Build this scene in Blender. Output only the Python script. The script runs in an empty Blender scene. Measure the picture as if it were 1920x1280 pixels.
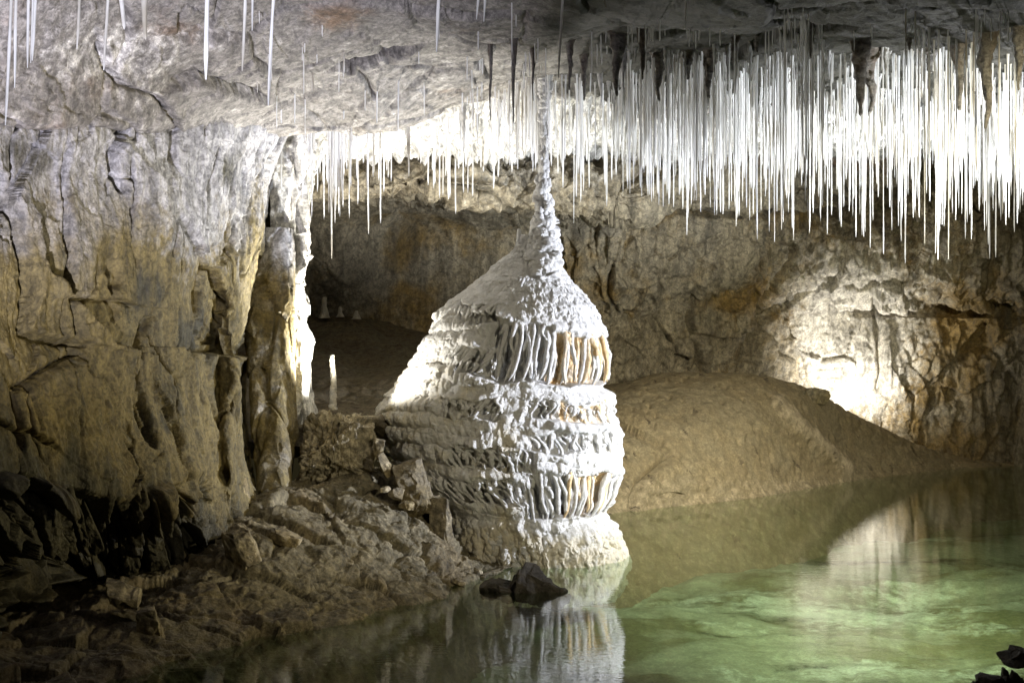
import bpy, math, random
import numpy as np
from mathutils import Vector
from mathutils.bvhtree import BVHTree

# ------------------------------------------------------------------ camera, world, light
S = bpy.context.scene
COL = S.collection
F, H = 2667.0, 2.0            # focal length in photo pixels (1920 wide), eye height above the water
cam_d = bpy.data.cameras.new("camera"); cam = bpy.data.objects.new("camera", cam_d); COL.objects.link(cam)
cam.location = (0, 0, H); cam.rotation_euler = (math.radians(90), 0, 0)
cam_d.lens = 36 * F / 1920; cam_d.sensor_width = 36; cam_d.shift_y = -40 / 1920
cam_d.clip_start = 0.05; cam_d.clip_end = 200
S.camera = cam
S.view_settings.view_transform = 'Standard'; S.view_settings.look = 'None'
S.view_settings.exposure = 0; S.view_settings.gamma = 1
S.cycles.use_denoising = True
S.cycles.max_bounces = 6; S.cycles.diffuse_bounces = 3; S.cycles.glossy_bounces = 3
S.cycles.transmission_bounces = 4; S.cycles.transparent_max_bounces = 8
S.cycles.caustics_reflective = False; S.cycles.caustics_refractive = False
S.cycles.sample_clamp_indirect = 4
world = bpy.data.worlds.new("World"); S.world = world; world.use_nodes = True
world.node_tree.nodes['Background'].inputs[0].default_value = (0.62, 0.50, 0.24, 1)
world.node_tree.nodes['Background'].inputs[1].default_value = 0.03

def wp(px, py, d):            # a point seen at photo pixel (px, py), d metres away
    return Vector(((px - 960) / F * d, d, H - (py - 600) / F * d))

def spot(name, loc, target, power, color, angle=60, blend=0.6, radius=0.05):
    l = bpy.data.lights.new(name, 'SPOT'); l.energy = power; l.color = color
    l.spot_size = math.radians(angle); l.spot_blend = blend; l.shadow_soft_size = radius
    o = bpy.data.objects.new(name, l); COL.objects.link(o); o.location = loc
    o.rotation_euler = (Vector(target) - Vector(loc)).to_track_quat('-Z', 'Y').to_euler()
    return o
COOL = (0.86, 0.88, 1.0); WARM = (1.0, 0.86, 0.58); NEUT = (1.0, 0.96, 0.88)
# flood low on the left, just outside the picture: upper left wall, roof and the nearest straws
spot('flood_or_fill', (-2.35, 5.6, 1.0), wp(300, -20, 9.6), 1100, (0.84, 0.82, 1.0), 66, 0.9, 0.05)
# flood off to the right: lights the column from its right side
spot('flood_or_fill', (6.1, 10.9, 1.6), wp(1020, 640, 11.8), 4200, (0.82, 0.86, 1.0), 47, 0.9, 0.04)
# second one beside it, turned up at the straws
spot('flood_or_fill', (4.9, 9.9, 0.9), wp(1500, 190, 13.6), 2900, (0.90, 0.94, 1.0), 66, 0.8, 0.08)
# behind the column, throwing light up on the roof and the straws
spot('flood_or_fill', wp(1040, 700, 13.9), wp(1060, 200, 13.2), 180, NEUT, 150, 0.6, 0.06)
# behind the boulder at the column's left foot
spot('flood_or_fill', wp(672, 762, 12.05), wp(585, 430, 12.4), 560, NEUT, 125, 0.5, 0.04)
spot('flood_or_fill', wp(668, 735, 11.7), wp(860, 620, 12.0), 75, NEUT, 100, 0.8, 0.04)
# behind the sand bank, against the far wall
spot('flood_or_fill', wp(1600, 779, 18.7), wp(1600, 600, 19.9), 190, NEUT, 160, 0.9, 0.05)
# behind the bank, turned back at the straws
spot('flood_or_fill', (6.8, 16.8, 0.9), wp(1560, 200, 13.4), 700, (0.97, 0.97, 1.0), 60, 0.6, 0.10)
# lamps added over the near end of the pool to brighten its bed
spot('flood_or_fill', (3.2, 7.6, 3.3), (2.6, 12.8, -.5), 2700, (1.0, 1.0, 0.90), 56, 1.0, 0.08)
spot('flood_or_fill', (4.7, 8.0, 2.3), (2.9, 13.0, 0), 1500, (1.0, 0.95, 0.80), 50, 1.0, 0.10)
# warm fill lamps added off to the right: column foot, then left wall
spot('flood_or_fill', (4.2, 3.0, 2.9), wp(800, 900, 11.2), 1000, (1.0, .90, .66), 32, 1.0, 0.08)
spot('flood_or_fill', (5.6, 8.4, 1.3), wp(270, 620, 9.4), 1500, (1.0, .86, .52), 40, 1.0, 0.05)
# at the walkway rail, turned up at the nearest straws
spot('flood_or_fill', (-1.2, 2.6, 0.8), (-1.5, 5.4, 3.6), 1800, (0.86, 0.86, 1.0), 52, 1.0, 0.05)
spot('flood_or_fill', (4.4, 7.0, 3.2), wp(1480, 640, 18), 1500, (1.0, .9, .62), 56, 1.0, 0.08)  # general fill lamp added to brighten the far wall

# ------------------------------------------------------------------ noise
def h3(ix, iy, iz, s):
    h = (ix.astype(np.int64) * 374761393 + iy.astype(np.int64) * 668265263 + iz.astype(np.int64) * 2147483647 + s * 1274126177) & 0xffffffff
    h = ((h ^ (h >> 13)) * 1274126177) & 0xffffffff
    h = ((h ^ (h >> 16)) * 2246822519) & 0xffffffff
    return (h ^ (h >> 15)).astype(np.uint32)
def perlin(p, seed=0):
    sh = p.shape[:-1]; p = p.reshape(-1, 3)
    i = np.floor(p).astype(np.int64); f = (p - i); u = f * f * f * (f * (f * 6 - 15) + 10)
    out = np.zeros(len(p))
    for dx in (0, 1):
        for dy in (0, 1):
            for dz in (0, 1):
                h = h3(i[:, 0] + dx, i[:, 1] + dy, i[:, 2] + dz, seed)
                gx = (h & 1023) / 511.5 - 1; gy = ((h >> 10) & 1023) / 511.5 - 1; gz = ((h >> 20) & 1023) / 511.5 - 1
                dot = gx * (f[:, 0] - dx) + gy * (f[:, 1] - dy) + gz * (f[:, 2] - dz)
                w = (u[:, 0] if dx else 1 - u[:, 0]) * (u[:, 1] if dy else 1 - u[:, 1]) * (u[:, 2] if dz else 1 - u[:, 2])
                out += dot * w
    return (out * 1.2).reshape(sh)
def fbm(p, oct=4, seed=0, gain=0.5, lac=2.03, ridged=False):
    a, t, o = 1.0, 0.0, 0.0
    for k in range(oct):
        n = perlin(p, seed + k * 17)
        if ridged: n = 1 - 2 * np.abs(n) * 1.6
        o = o + a * n; t += a; a *= gain; p = p * lac + 3.7
    return o / t
def voronoi(p, seed=0, jit=0.9):      # F1, F2, random id (3 values), offset to the cell's point
    sh = p.shape[:-1]; p = p.reshape(-1, 3); n = len(p)
    i = np.floor(p).astype(np.int64); f = p - i
    f1 = np.full(n, 9.0); f2 = np.full(n, 9.0); hid = np.zeros(n, np.uint32); off = np.zeros((n, 3))
    for dx in (-1, 0, 1):
        for dy in (-1, 0, 1):
            for dz in (-1, 0, 1):
                h = h3(i[:, 0] + dx, i[:, 1] + dy, i[:, 2] + dz, seed)
                c = np.stack([dx + .5 + jit * ((h & 1023) / 1023. - .5), dy + .5 + jit * (((h >> 10) & 1023) / 1023. - .5),
                              dz + .5 + jit * (((h >> 20) & 1023) / 1023. - .5)], 1)
                d = f - c; q = np.sqrt((d * d).sum(1))
                m = q < f1
                f2 = np.where(m, f1, np.minimum(f2, q)); f1 = np.where(m, q, f1)
                hid = np.where(m, h, hid); off[m] = d[m]
    r = (hid * np.uint32(2654435761))
    rid = np.stack([(r & 1023) / 511.5 - 1, ((r >> 10) & 1023) / 511.5 - 1, ((r >> 20) & 1023) / 511.5 - 1], 1)
    return f1.reshape(sh), f2.reshape(sh), rid.reshape(sh + (3,)), off.reshape(sh + (3,))
def facets(p, seed, tilt=0.9, step=0.35):     # broken slabs: each cell is a tilted plane
    w = np.stack([perlin(p * 1.3, seed + 5), perlin(p * 1.3, seed + 6), perlin(p * 1.3, seed + 7)], -1) * 0.14
    f1, f2, r, o = voronoi(p + w, seed)
    return (r * o).sum(-1) * tilt + r[..., 0] * step, f2 - f1
def sst(a, b, x): t = np.clip((x - a) / (b - a), 0, 1); return t * t * (3 - 2 * t)

# ------------------------------------------------------------------ surfaces
def catmull(A, n, axis):
    A = np.moveaxis(A, axis, 0); k = A.shape[0]
    t = np.linspace(0, k - 1, n); i = np.clip(np.floor(t).astype(int), 0, k - 2); u = (t - i).reshape((-1,) + (1,) * (A.ndim - 1))
    p0 = A[np.maximum(i - 1, 0)]; p1 = A[i]; p2 = A[i + 1]; p3 = A[np.minimum(i + 2, k - 1)]
    m1 = (p2 - p0) * .4; m2 = (p3 - p1) * .4
    u2 = u * u; u3 = u2 * u
    return np.moveaxis((2*u3-3*u2+1)*p1 + (u3-2*u2+u)*m1 + (-2*u3+3*u2)*p2 + (u3-u2)*m2, 0, axis)
def loft(rows, cols, nu, nv):         # rows of key points (px, py, d) -> smooth grid of world points
    G = np.zeros((len(rows), len(cols), 3))
    for r, row in enumerate(rows):
        k = np.array(row, float)
        py = np.interp(cols, k[:, 0], k[:, 1]); d = np.interp(cols, k[:, 0], k[:, 2])
        G[r] = np.stack([(np.array(cols) - 960) / F * d, d, H - (py - 600) / F * d], -1)
    return catmull(catmull(G, nv, 0), nu, 1)
def loftp(G, nu, nv): return catmull(catmull(np.array(G, float), nv, 0), nu, 1)
def proj(P): return 960 + F * P[..., 0] / P[..., 1], 600 - F * (P[..., 2] - H) / P[..., 1]
def wl(py): return F * H / (py - 600)   # distance of the water line seen at row py
def normals(P):
    du = np.gradient(P, axis=1); dv = np.gradient(P, axis=0)
    n = np.cross(du, dv); return n / (np.linalg.norm(n, axis=-1, keepdims=True) + 1e-12)
def toward_cam(P, N):
    s = ((np.array([0, 0, H]) - P) * N).sum(-1).mean(); return N if s > 0 else -N
def mesh_grid(name, P, mat, masks=None, wrap=False, parent=None):
    nv, nu = P.shape[:2]
    me = bpy.data.meshes.new(name)
    me.vertices.add(nu * nv); me.vertices.foreach_set('co', P.reshape(-1).astype(np.float32))
    idx = np.arange(nu * nv).reshape(nv, nu)
    if wrap: idx = np.concatenate([idx, idx[:, :1]], 1)
    q = np.stack([idx[:-1, :-1], idx[:-1, 1:], idx[1:, 1:], idx[1:, :-1]], -1).reshape(-1, 4)
    me.loops.add(q.size); me.loops.foreach_set('vertex_index', q.reshape(-1).astype(np.int32))
    me.polygons.add(len(q)); me.polygons.foreach_set('loop_start', np.arange(0, q.size, 4, dtype=np.int32))
    me.update(calc_edges=True); me.polygons.foreach_set('use_smooth', np.ones(len(q), bool))
    if masks is not None:
        a = me.color_attributes.new('masks', 'FLOAT_COLOR', 'POINT')
        c = np.concatenate([np.clip(masks, 0, 1), np.ones(masks.shape[:-1] + (1,))], -1)
        a.data.foreach_set('color', c.reshape(-1).astype(np.float32))
    me.materials.append(mat)
    o = bpy.data.objects.new(name, me); COL.objects.link(o)
    if parent: o.parent = parent
    return o
def mesh_raw(name, V, Fc, mat, masks=None, parent=None, smooth=True):
    me = bpy.data.meshes.new(name); me.from_pydata([tuple(v) for v in V], [], [tuple(int(i) for i in f) for f in Fc])
    if smooth: me.polygons.foreach_set('use_smooth', np.ones(len(me.polygons), bool))
    if masks is not None:
        a = me.color_attributes.new('masks', 'FLOAT_COLOR', 'POINT')
        c = np.concatenate([np.clip(masks, 0, 1), np.ones((len(V), 1))], -1); a.data.foreach_set('color', c.reshape(-1).astype(np.float32))
    me.materials.append(mat)
    o = bpy.data.objects.new(name, me); COL.objects.link(o)
    if parent: o.parent = parent
    return o
def tag(o, label=None, cat=None, group=None, kind=None):
    if label: o['label'] = label
    if cat: o['category'] = cat
    if group: o['group'] = group
    if kind: o['kind'] = kind
    return o
def polydist(px, py, line):           # distance to a polyline, and the signed side
    best = np.full(px.shape, 1e9); side = np.zeros(px.shape)
    for (x0, y0), (x1, y1) in zip(line[:-1], line[1:]):
        dx, dy = x1 - x0, y1 - y0; L = dx * dx + dy * dy
        t = np.clip(((px - x0) * dx + (py - y0) * dy) / L, 0, 1)
        q = np.hypot(px - x0 - t * dx, py - y0 - t * dy)
        s = (px - x0) * dy - (py - y0) * dx
        m = q < best; best = np.where(m, q, best); side = np.where(m, np.sign(s), side)
    return best, side

# ------------------------------------------------------------------ materials
def mat_rock(name, grey, ochre, pale, dark, rough=0.62, bump=0.5, scale=1.0, spec=0.4, streak=True, mottle=1.0):
    m = bpy.data.materials.new(name); m.use_nodes = True; nt = m.node_tree; N = nt.nodes; L = nt.links
    b = N['Principled BSDF']; b.inputs['Specular IOR Level'].default_value = spec
    co = N.new('ShaderNodeTexCoord'); at = N.new('ShaderNodeAttribute'); at.attribute_name = 'masks'
    sep = N.new('ShaderNodeSeparateColor'); L.new(at.outputs['Color'], sep.inputs[0])
    def noise(sc, det=8, rgh=0.6, vec=None, dist=0.0):
        n = N.new('ShaderNodeTexNoise'); n.inputs['Scale'].default_value = sc * scale; n.inputs['Detail'].default_value = det
        n.inputs['Roughness'].default_value = rgh; n.inputs['Distortion'].default_value = dist
        L.new(vec or co.outputs['Object'], n.inputs['Vector']); return n
    def mix(fac, a, c, mode='MIX'):
        x = N.new('ShaderNodeMix'); x.data_type = 'RGBA'; x.blend_type = mode
        for s, v in ((x.inputs[0], fac), (x.inputs[6], a), (x.inputs[7], c)):
            if isinstance(v, bpy.types.NodeSocket): L.new(v, s)
            elif isinstance(v, (int, float)): s.default_value = v
            else: s.default_value = (*v, 1)
        return x.outputs[2]
    def math_(op, a, c):
        x = N.new('ShaderNodeMath'); x.operation = op; x.use_clamp = False
        for s, v in zip(x.inputs, (a, c)):
            if isinstance(v, bpy.types.NodeSocket): L.new(v, s)
            else: s.default_value = v
        return x.outputs[0]
    def ramp(f, a, c):
        x = N.new('ShaderNodeMapRange'); x.inputs[1].default_value = a; x.inputs[2].default_value = c
        x.interpolation_type = 'SMOOTHSTEP'; L.new(f, x.inputs[0]); return x.outputs[0]
    n1 = noise(2.2, 9, 0.62, dist=0.4); n2 = noise(9, 10, 0.7); n3 = noise(45, 6, 0.7)
    mp = N.new('ShaderNodeMapping'); mp.inputs['Scale'].default_value = (5, 5, 0.7); L.new(co.outputs['Object'], mp.inputs[0])
    n4 = noise(1.6, 8, 0.65, mp.outputs[0])
    pm = math_('ADD', sep.outputs[0], math_('MULTIPLY', math_('SUBTRACT', n1.outputs[0], 0.5), 1.6))
    c = mix(ramp(pm, 0.25, 0.75), grey, ochre)
    pp = math_('ADD', sep.outputs[1], math_('MULTIPLY', math_('SUBTRACT', n2.outputs[0], 0.5), 1.2))
    c = mix(ramp(pp, 0.3, 0.75), c, pale)
    pd = math_('ADD', sep.outputs[2], math_('MULTIPLY', math_('SUBTRACT', (n4 if streak else n2).outputs[0], 0.5), 1.5))
    c = mix(ramp(pd, 0.3, 0.8), c, dark)
    v = N.new('ShaderNodeMapRange'); v.inputs[1].default_value = 0.3; v.inputs[2].default_value = 0.7
    v.inputs[3].default_value = 0.42; v.inputs[4].default_value = 1.45
    L.new((n4 if streak else n2).outputs[0], v.inputs[0])
    v2 = N.new('ShaderNodeMapRange'); v2.inputs[1].default_value = 0.3; v2.inputs[2].default_value = 0.7
    v2.inputs[3].default_value = 0.62; v2.inputs[4].default_value = 1.3; L.new(n3.outputs[0], v2.inputs[0])
    n5 = noise(17, 8, 0.75, dist=0.6)
    v3 = N.new('ShaderNodeMapRange'); v3.inputs[1].default_value = 0.42; v3.inputs[2].default_value = 0.56
    v3.inputs[3].default_value = 0.55; v3.inputs[4].default_value = 1.12; L.new(n5.outputs[0], v3.inputs[0])
    full = math_('MULTIPLY', math_('MULTIPLY', v.outputs[0], v2.outputs[0]), v3.outputs[0]); flat = math_('ADD', math_('MULTIPLY', v2.outputs[0], .3), .72)
    vm = math_('ADD', math_('MULTIPLY', full, mottle), math_('MULTIPLY', flat, 1 - mottle))
    cc = N.new('ShaderNodeCombineColor'); [L.new(vm, cc.inputs[k]) for k in range(3)]
    c = mix(1.0, c, cc.outputs[0], 'MULTIPLY')
    L.new(c, b.inputs['Base Color'])
    r = N.new('ShaderNodeMapRange'); r.inputs[3].default_value = rough - 0.2; r.inputs[4].default_value = rough + 0.2
    L.new(n2.outputs[0], r.inputs[0]); L.new(r.outputs[0], b.inputs['Roughness'])
    bp = N.new('ShaderNodeBump'); bp.inputs['Strength'].default_value = bump; bp.inputs['Distance'].default_value = 0.04
    hs = math_('ADD', math_('MULTIPLY', n2.outputs[0], 1.3), n3.outputs[0])
    L.new(hs, bp.inputs['Height']); L.new(bp.outputs[0], b.inputs['Normal'])
    return m
GREY = (0.33, 0.31, 0.27); OCHRE = (0.20, 0.157, 0.062); WHITE = (0.80, 0.78, 0.72); DARK = (0.06, 0.055, 0.04)
M_wall = mat_rock('limestone_wall', GREY, OCHRE, (0.48, 0.47, 0.46), (0.055, 0.05, 0.03))
M_ceil = mat_rock('limestone_roof', (0.30, 0.28, 0.25), (0.24, 0.16, 0.10), WHITE, (0.05, 0.047, 0.035), streak=False)
M_back = mat_rock('limestone_far', (0.32, 0.275, 0.19), (0.27, 0.18, 0.06), (0.62, 0.58, 0.50), (0.07, 0.055, 0.03))
M_mud = mat_rock('cave_mud', (0.20, 0.172, 0.105), (0.21, 0.165, 0.09), (0.32, 0.27, 0.18), (0.07, 0.05, 0.03), streak=False, rough=0.75)
M_calc = mat_rock('calcite', (0.68, 0.67, 0.64), (0.74, 0.54, 0.28), (0.62, 0.56, 0.42), (0.10, 0.05, 0.02), rough=0.34, bump=0.6, spec=0.6, streak=False, mottle=.32)
M_rock = mat_rock('fallen_rock', (0.27, 0.23, 0.15), (0.26, 0.20, 0.09), (0.46, 0.40, 0.27), (0.06, 0.05, 0.035), streak=False)
M_bed = mat_rock('pool_floor', (0.45, 0.48, 0.32), (0.23, 0.235, 0.11), (0.74, 0.80, 0.62), (0.05, 0.07, 0.025), streak=False, rough=0.8, mottle=.4)
M_sand = mat_rock('cave_silt', (0.27, 0.22, 0.13), (0.27, 0.21, 0.115), (0.42, 0.34, 0.22), (0.07, 0.05, 0.03), streak=False, rough=0.75, mottle=.55, bump=.5)
def mat_straw(name, col, tr):
    m = bpy.data.materials.new(name); m.use_nodes = True; nt = m.node_tree; N = nt.nodes; L = nt.links
    b = N['Principled BSDF']; b.inputs['Base Color'].default_value = (*col, 1); b.inputs['Roughness'].default_value = 0.35
    co = N.new('ShaderNodeTexCoord'); n = N.new('ShaderNodeTexNoise'); n.inputs['Scale'].default_value = 2.5; n.inputs['Detail'].default_value = 6; ge = N.new('ShaderNodeNewGeometry'); L.new(ge.outputs['Position'], n.inputs[0])
    mx = N.new('ShaderNodeMix'); mx.data_type = 'RGBA'; mx.inputs[6].default_value = (col[0]*.45, col[1]*.40, col[2]*.30, 1); mx.inputs[7].default_value = (*col, 1)
    mr = N.new('ShaderNodeMapRange'); mr.inputs[1].default_value = .28; mr.inputs[2].default_value = .47; L.new(n.outputs[0], mr.inputs[0]); L.new(mr.outputs[0], mx.inputs[0]); L.new(mx.outputs[2], b.inputs['Base Color'])
    t = N.new('ShaderNodeBsdfTranslucent'); L.new(mx.outputs[2], t.inputs[0])
    s = N.new('ShaderNodeMixShader'); s.inputs[0].default_value = tr
    L.new(b.outputs[0], s.inputs[1]); L.new(t.outputs[0], s.inputs[2]); L.new(s.outputs[0], N['Material Output'].inputs[0])
    return m
M_straw = mat_straw('straw_calcite', (0.93, 0.93, 0.92), 0.45)
M_fang = mat_rock('stalactite_crust', (0.20, 0.18, 0.14), (0.22, 0.18, 0.11), (0.8, 0.78, 0.72), (0.07, 0.06, 0.05), streak=False)
def mat_water():
    m = bpy.data.materials.new('pool_water'); m.use_nodes = True; nt = m.node_tree; N = nt.nodes; L = nt.links
    N.remove(N['Principled BSDF'])
    g = N.new('ShaderNodeBsdfGlossy'); g.inputs['Roughness'].default_value = 0.01; g.inputs['Color'].default_value = (1, 1, 1, 1)
    t = N.new('ShaderNodeBsdfTransparent'); t.inputs[0].default_value = (0.70, 0.80, 0.67, 1)
    fr = N.new('ShaderNodeFresnel'); ge = N.new('ShaderNodeNewGeometry'); io = N.new('ShaderNodeMapRange'); io.inputs[3].default_value = 1.6; io.inputs[4].default_value = 1 / 1.6; L.new(ge.outputs['Backfacing'], io.inputs[0]); L.new(io.outputs[0], fr.inputs[0])
    co = N.new('ShaderNodeTexCoord'); mp = N.new('ShaderNodeMapping'); mp.inputs['Scale'].default_value = (2.2, 5.0, 1); L.new(co.outputs['Object'], mp.inputs[0])
    n = N.new('ShaderNodeTexNoise'); n.inputs['Scale'].default_value = 5; n.inputs['Detail'].default_value = 2; L.new(mp.outputs[0], n.inputs[0])
    b = N.new('ShaderNodeBump'); b.inputs['Strength'].default_value = 0.045; b.inputs['Distance'].default_value = 0.02; L.new(n.outputs[0], b.inputs['Height'])
    L.new(b.outputs[0], g.inputs['Normal']); L.new(b.outputs[0], fr.inputs['Normal'])
    s = N.new('ShaderNodeMixShader'); L.new(fr.outputs[0], s.inputs[0]); L.new(t.outputs[0], s.inputs[1]); L.new(g.outputs[0], s.inputs[2])
    L.new(s.outputs[0], N['Material Output'].inputs[0]); return m
M_water = mat_water()

# ------------------------------------------------------------------ left wall
cols = [-330, -100, 0, 100, 200, 300, 380, 440, 475, 500, 520]
def edge(rows, e):                    # squeeze the right end of each row to its own edge
    return rows
LW = []
#        top px edge, py,   d at px -330,0,150,300,450, edge,  undercut px0..380
spec_lw = [
 (540, 150, [7.9, 9.0, 9.6, 10.4, 11.2, 11.9]), (530, 235, [7.42, 8.5, 9.1, 9.85, 10.65, 11.4]),
 (515, 330, [7.4, 8.55, 9.15, 9.8, 10.7, 11.5]), (500, 430, [7.4, 8.5, 9.1, 9.75, 10.7, 11.4]),
 (478, 500, [7.3, 8.45, 9.05, 9.75, 10.7, 11.3]), (458, 580, [7.2, 8.4, 9.0, 9.75, 10.7, 11.2]),
 (450, 660, [7.2, 8.3, 8.95, 9.7, 10.6, 11.1]), (452, 760, [7.2, 8.25, 8.85, 9.6, 10.5, 11.1]),
 (458, 850, [7.1, 8.2, 8.75, 9.45, 10.4, 11.1]), (468, 925, [7.1, 8.15, 8.7, 9.3, 10.3, 11.0]),
 (480, 985, [7.1, 8.2, 9.0, 9.6, 10.3, 10.9]), (490, 1060, [7.1, 8.3, 9.5, 9.9, 10.2, 10.8]),
 (490, 1150, [7.0, 8.2, 9.4, 10.0, 10.4, 10.8]), (490, 1300, [6.9, 8.0, 9.4, 10.2, 10.8, 11.0])]
G = []
for e, py, ds in spec_lw:
    xs = np.array([-330, -160, 0, 75, 150, 225, 300, 370, 430, e - 25, e - 5, e, e - 3]); 
    dd = np.interp(xs, [-330, 0, 150, 300, 450, e - 4], ds); dd[-2] = ds[-1] + .35; dd[-1] = ds[-1] + 1.6; xs[8] = min(xs[8], e - 50)
    G.append(np.stack([(xs - 960) / F * dd, dd, H - (py - 600) / F * dd], -1))
P = loftp(G, 560, 660); N_ = toward_cam(P, normals(P)); px, py = proj(P)
st = P * np.array([1, 1, 0.45])
fa, ea = facets(st * 1.3, 11); fb, eb = facets(st * 4.2, 12); fc, ec = facets(P * np.array([1, 1, .6]) * 11, 13)
low = sst(850, 1000, py)
dsp = 0.16 * fbm(P * 0.9, 3, 1) + 0.085 * fa * (1 + low) + 0.024 * fb * (1 + 2.6 * low) + 0.009 * fc * (1 + 2 * low) + 0.034 * fbm(P * np.array([7, 7, 3.2]), 5, 3, gain=.6) + .006 * fbm(P * np.array([28, 28, 12]), 3, 5, ridged=True)
flute = fbm(P * np.array([5, 5, .8]), 4, 21, ridged=True); gx_, ge, _, _ = voronoi(P * np.array([2.6, 2.6, .32]) + .35 * fbm(P * 2.2, 3, 25)[..., None], 26); dsp -= .07 * np.exp(-((ge - gx_) / .03) ** 2) * sst(-.1, .25, fbm(P * 1.7, 2, 27))
dsp += 0.020 * flute * sst(350, 500, py)
dsp -= 0.05 * np.exp(-(ea / 0.035) ** 2) * (fbm(P * 2, 2, 8) > 0.0)
cr = [([(240, 215), (236, 240), (212, 290), (211, 320), (226, 356)], 5, .10, .03), ([(236, 235), (243, 258), (255, 262), (258, 235)], 3, .05, .0),
      ([(0, 330), (22, 410), (40, 480), (60, 540), (63, 622), (110, 636), (155, 645)], 5, .10, .06), ([(58, 420), (80, 500), (122, 545), (155, 583), (205, 640), (240, 652)], 5, .05, -.07),
      ([(0, 790), (25, 808), (50, 806), (88, 832)], 3, .04, .03), ([(395, 505), (420, 560), (440, 600), (448, 660)], 4, .08, .05),
      ([(330, 655), (370, 658), (446, 668)], 4, .09, -.08), ([(250, 760), (262, 800), (275, 835), (270, 790), (255, 740)], 5, .12, 0),
      ([(300, 770), (320, 830), (345, 900)], 4, .07, .03), ([(130, 560), (190, 560), (250, 570)], 3, .03, .04), ([(420, 880), (440, 930), (447, 980)], 6, .12, 0)]
jx = 9 * fbm(P * 7, 3, 31); jy = 9 * fbm(P * 7, 3, 32)
for ln, w, dep, step in cr:
    q, s = polydist(px + jx, py + jy, ln); dsp += -dep * np.exp(-(q / w) ** 2) + step * s * np.exp(-q / 28)
# ragged hanging flakes in the hollow above the water
ho = sst(925, 960, py + 0.25 * np.abs(px - 200)) * (1 - sst(1130, 1230, py)) * (1 - sst(360, 400, px))
v1, v2, vr, vo = voronoi(np.stack([px / 30, py / 62 + px / 90, P[..., 1] * 0], -1), 77)
dsp += ho * (0.15 * vr[..., 1] + 0.5 * vo[..., 1] * 0.35 - 0.12 * np.exp(-((v2 - v1) / .07) ** 2))
P2 = P + N_ * dsp[..., None]
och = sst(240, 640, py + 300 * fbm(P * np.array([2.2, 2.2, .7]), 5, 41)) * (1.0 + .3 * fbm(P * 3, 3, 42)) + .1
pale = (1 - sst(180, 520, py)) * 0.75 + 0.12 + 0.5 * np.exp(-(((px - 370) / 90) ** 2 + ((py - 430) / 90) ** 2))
dk = 0.24 + .2 * sst(450, 800, py) + .55 * fbm(P * np.array([3.4, 3.4, .9]), 5, 44) + .45 * sst(840, 1000, py + .4 * (250 - px)) + 0.5 * np.exp(-(((px - 430) / 25) ** 2 + ((py - 320) / 45) ** 2)) + .4 * np.exp(-(((px - 80) / 60) ** 2 + ((py - 300) / 40) ** 2)) + .35 * np.exp(-(((px - 270) / 60) ** 2 + ((py - 540) / 45) ** 2)) + .3 * np.exp(-(((px - 370) / 50) ** 2 + ((py - 625) / 35) ** 2))  # stain patches; the darkening toward the foot and lower left is painted shade
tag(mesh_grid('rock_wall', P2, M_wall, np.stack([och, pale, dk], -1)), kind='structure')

# ------------------------------------------------------------------ roof
cols = [-500, -200, 0, 250, 450, 540, 620, 700, 800, 900, 1000, 1150, 1300, 1500, 1700, 1900, 2200, 2600]
rows = [
 [(-500, -420, 5.6), (1000, -420, 6.0), (2600, -420, 5.4)],
 [(-500, -140, 6.5), (0, -140, 7.3), (500, -140, 8.3), (1000, -130, 8.2), (1200, -130, 7.6), (2600, -130, 7.6)],
 [(-500, 20, 6.8), (0, 20, 7.9), (300, 20, 8.9), (500, 20, 9.4), (800, 20, 9.7), (1000, 20, 9.6), (1150, 20, 9.2), (2600, 20, 9.2)],
 [(-500, 120, 6.9), (0, 120, 8.15), (150, 120, 8.7), (300, 120, 9.4), (600, 125, 10.3), (800, 100, 10.6), (1000, 85, 10.4), (1150, 60, 10.4), (2600, 60, 10.4)],
 [(-500, 195, 6.95), (0, 195, 8.3), (150, 195, 8.9), (300, 195, 9.6), (500, 205, 10.8), (620, 215, 11.1), (700, 215, 11.1), (800, 175, 11.3), (900, 140, 11.3), (1000, 120, 11.4), (1150, 110, 11.5), (2600, 110, 11.5)],
 [(-500, 245, 7.1), (0, 245, 8.45), (150, 245, 9.05), (300, 250, 9.85), (500, 252, 11.3), (620, 252, 11.4), (700, 250, 11.8), (800, 216, 12.0), (900, 180, 12.1), (1000, 160, 12.3), (1150, 160, 12.5), (2600, 160, 12.5)],
 [(-500, 250, 8.6), (0, 250, 9.8), (300, 250, 10.9), (500, 250, 12.0), (620, 248, 12.0), (700, 244, 12.5), (800, 212, 12.7), (900, 180, 12.8), (1000, 178, 13.0), (1150, 185, 13.2), (2600, 200, 13.4)],
 [(-500, 250, 12.8), (500, 262, 12.8), (700, 262, 13.4), (800, 246, 13.6), (900, 238, 13.7), (1000, 235, 13.8), (1150, 225, 14.0), (2600, 235, 14.6)],
 [(-500, 280, 14.6), (500, 280, 14.6), (700, 285, 14.8), (900, 275, 15.0), (1150, 262, 15.4), (2600, 270, 16.2)],
 [(-500, 310, 17), (500, 310, 17.0), (900, 300, 17.0), (1150, 290, 17.5), (2600, 300, 18.6)],
 [(-500, 340, 20), (900, 330, 20), (2600, 330, 22)]]
P = loft(rows, cols, 1000, 420); N_ = toward_cam(P, normals(P)); px, py = proj(P)
fa, ea = facets(P * 1.2, 111); fb, eb = facets(P * 4, 112); fc, ec = facets(P * 10, 113)
back = sst(12.2, 12.9, P[..., 1])
dsp = .10 * fbm(P * .9, 3, 101) + .06 * fa + .020 * fb + .009 * fc + .014 * fbm(P * 8, 5, 103) - .03 * np.exp(-(ea / .04) ** 2)
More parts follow.
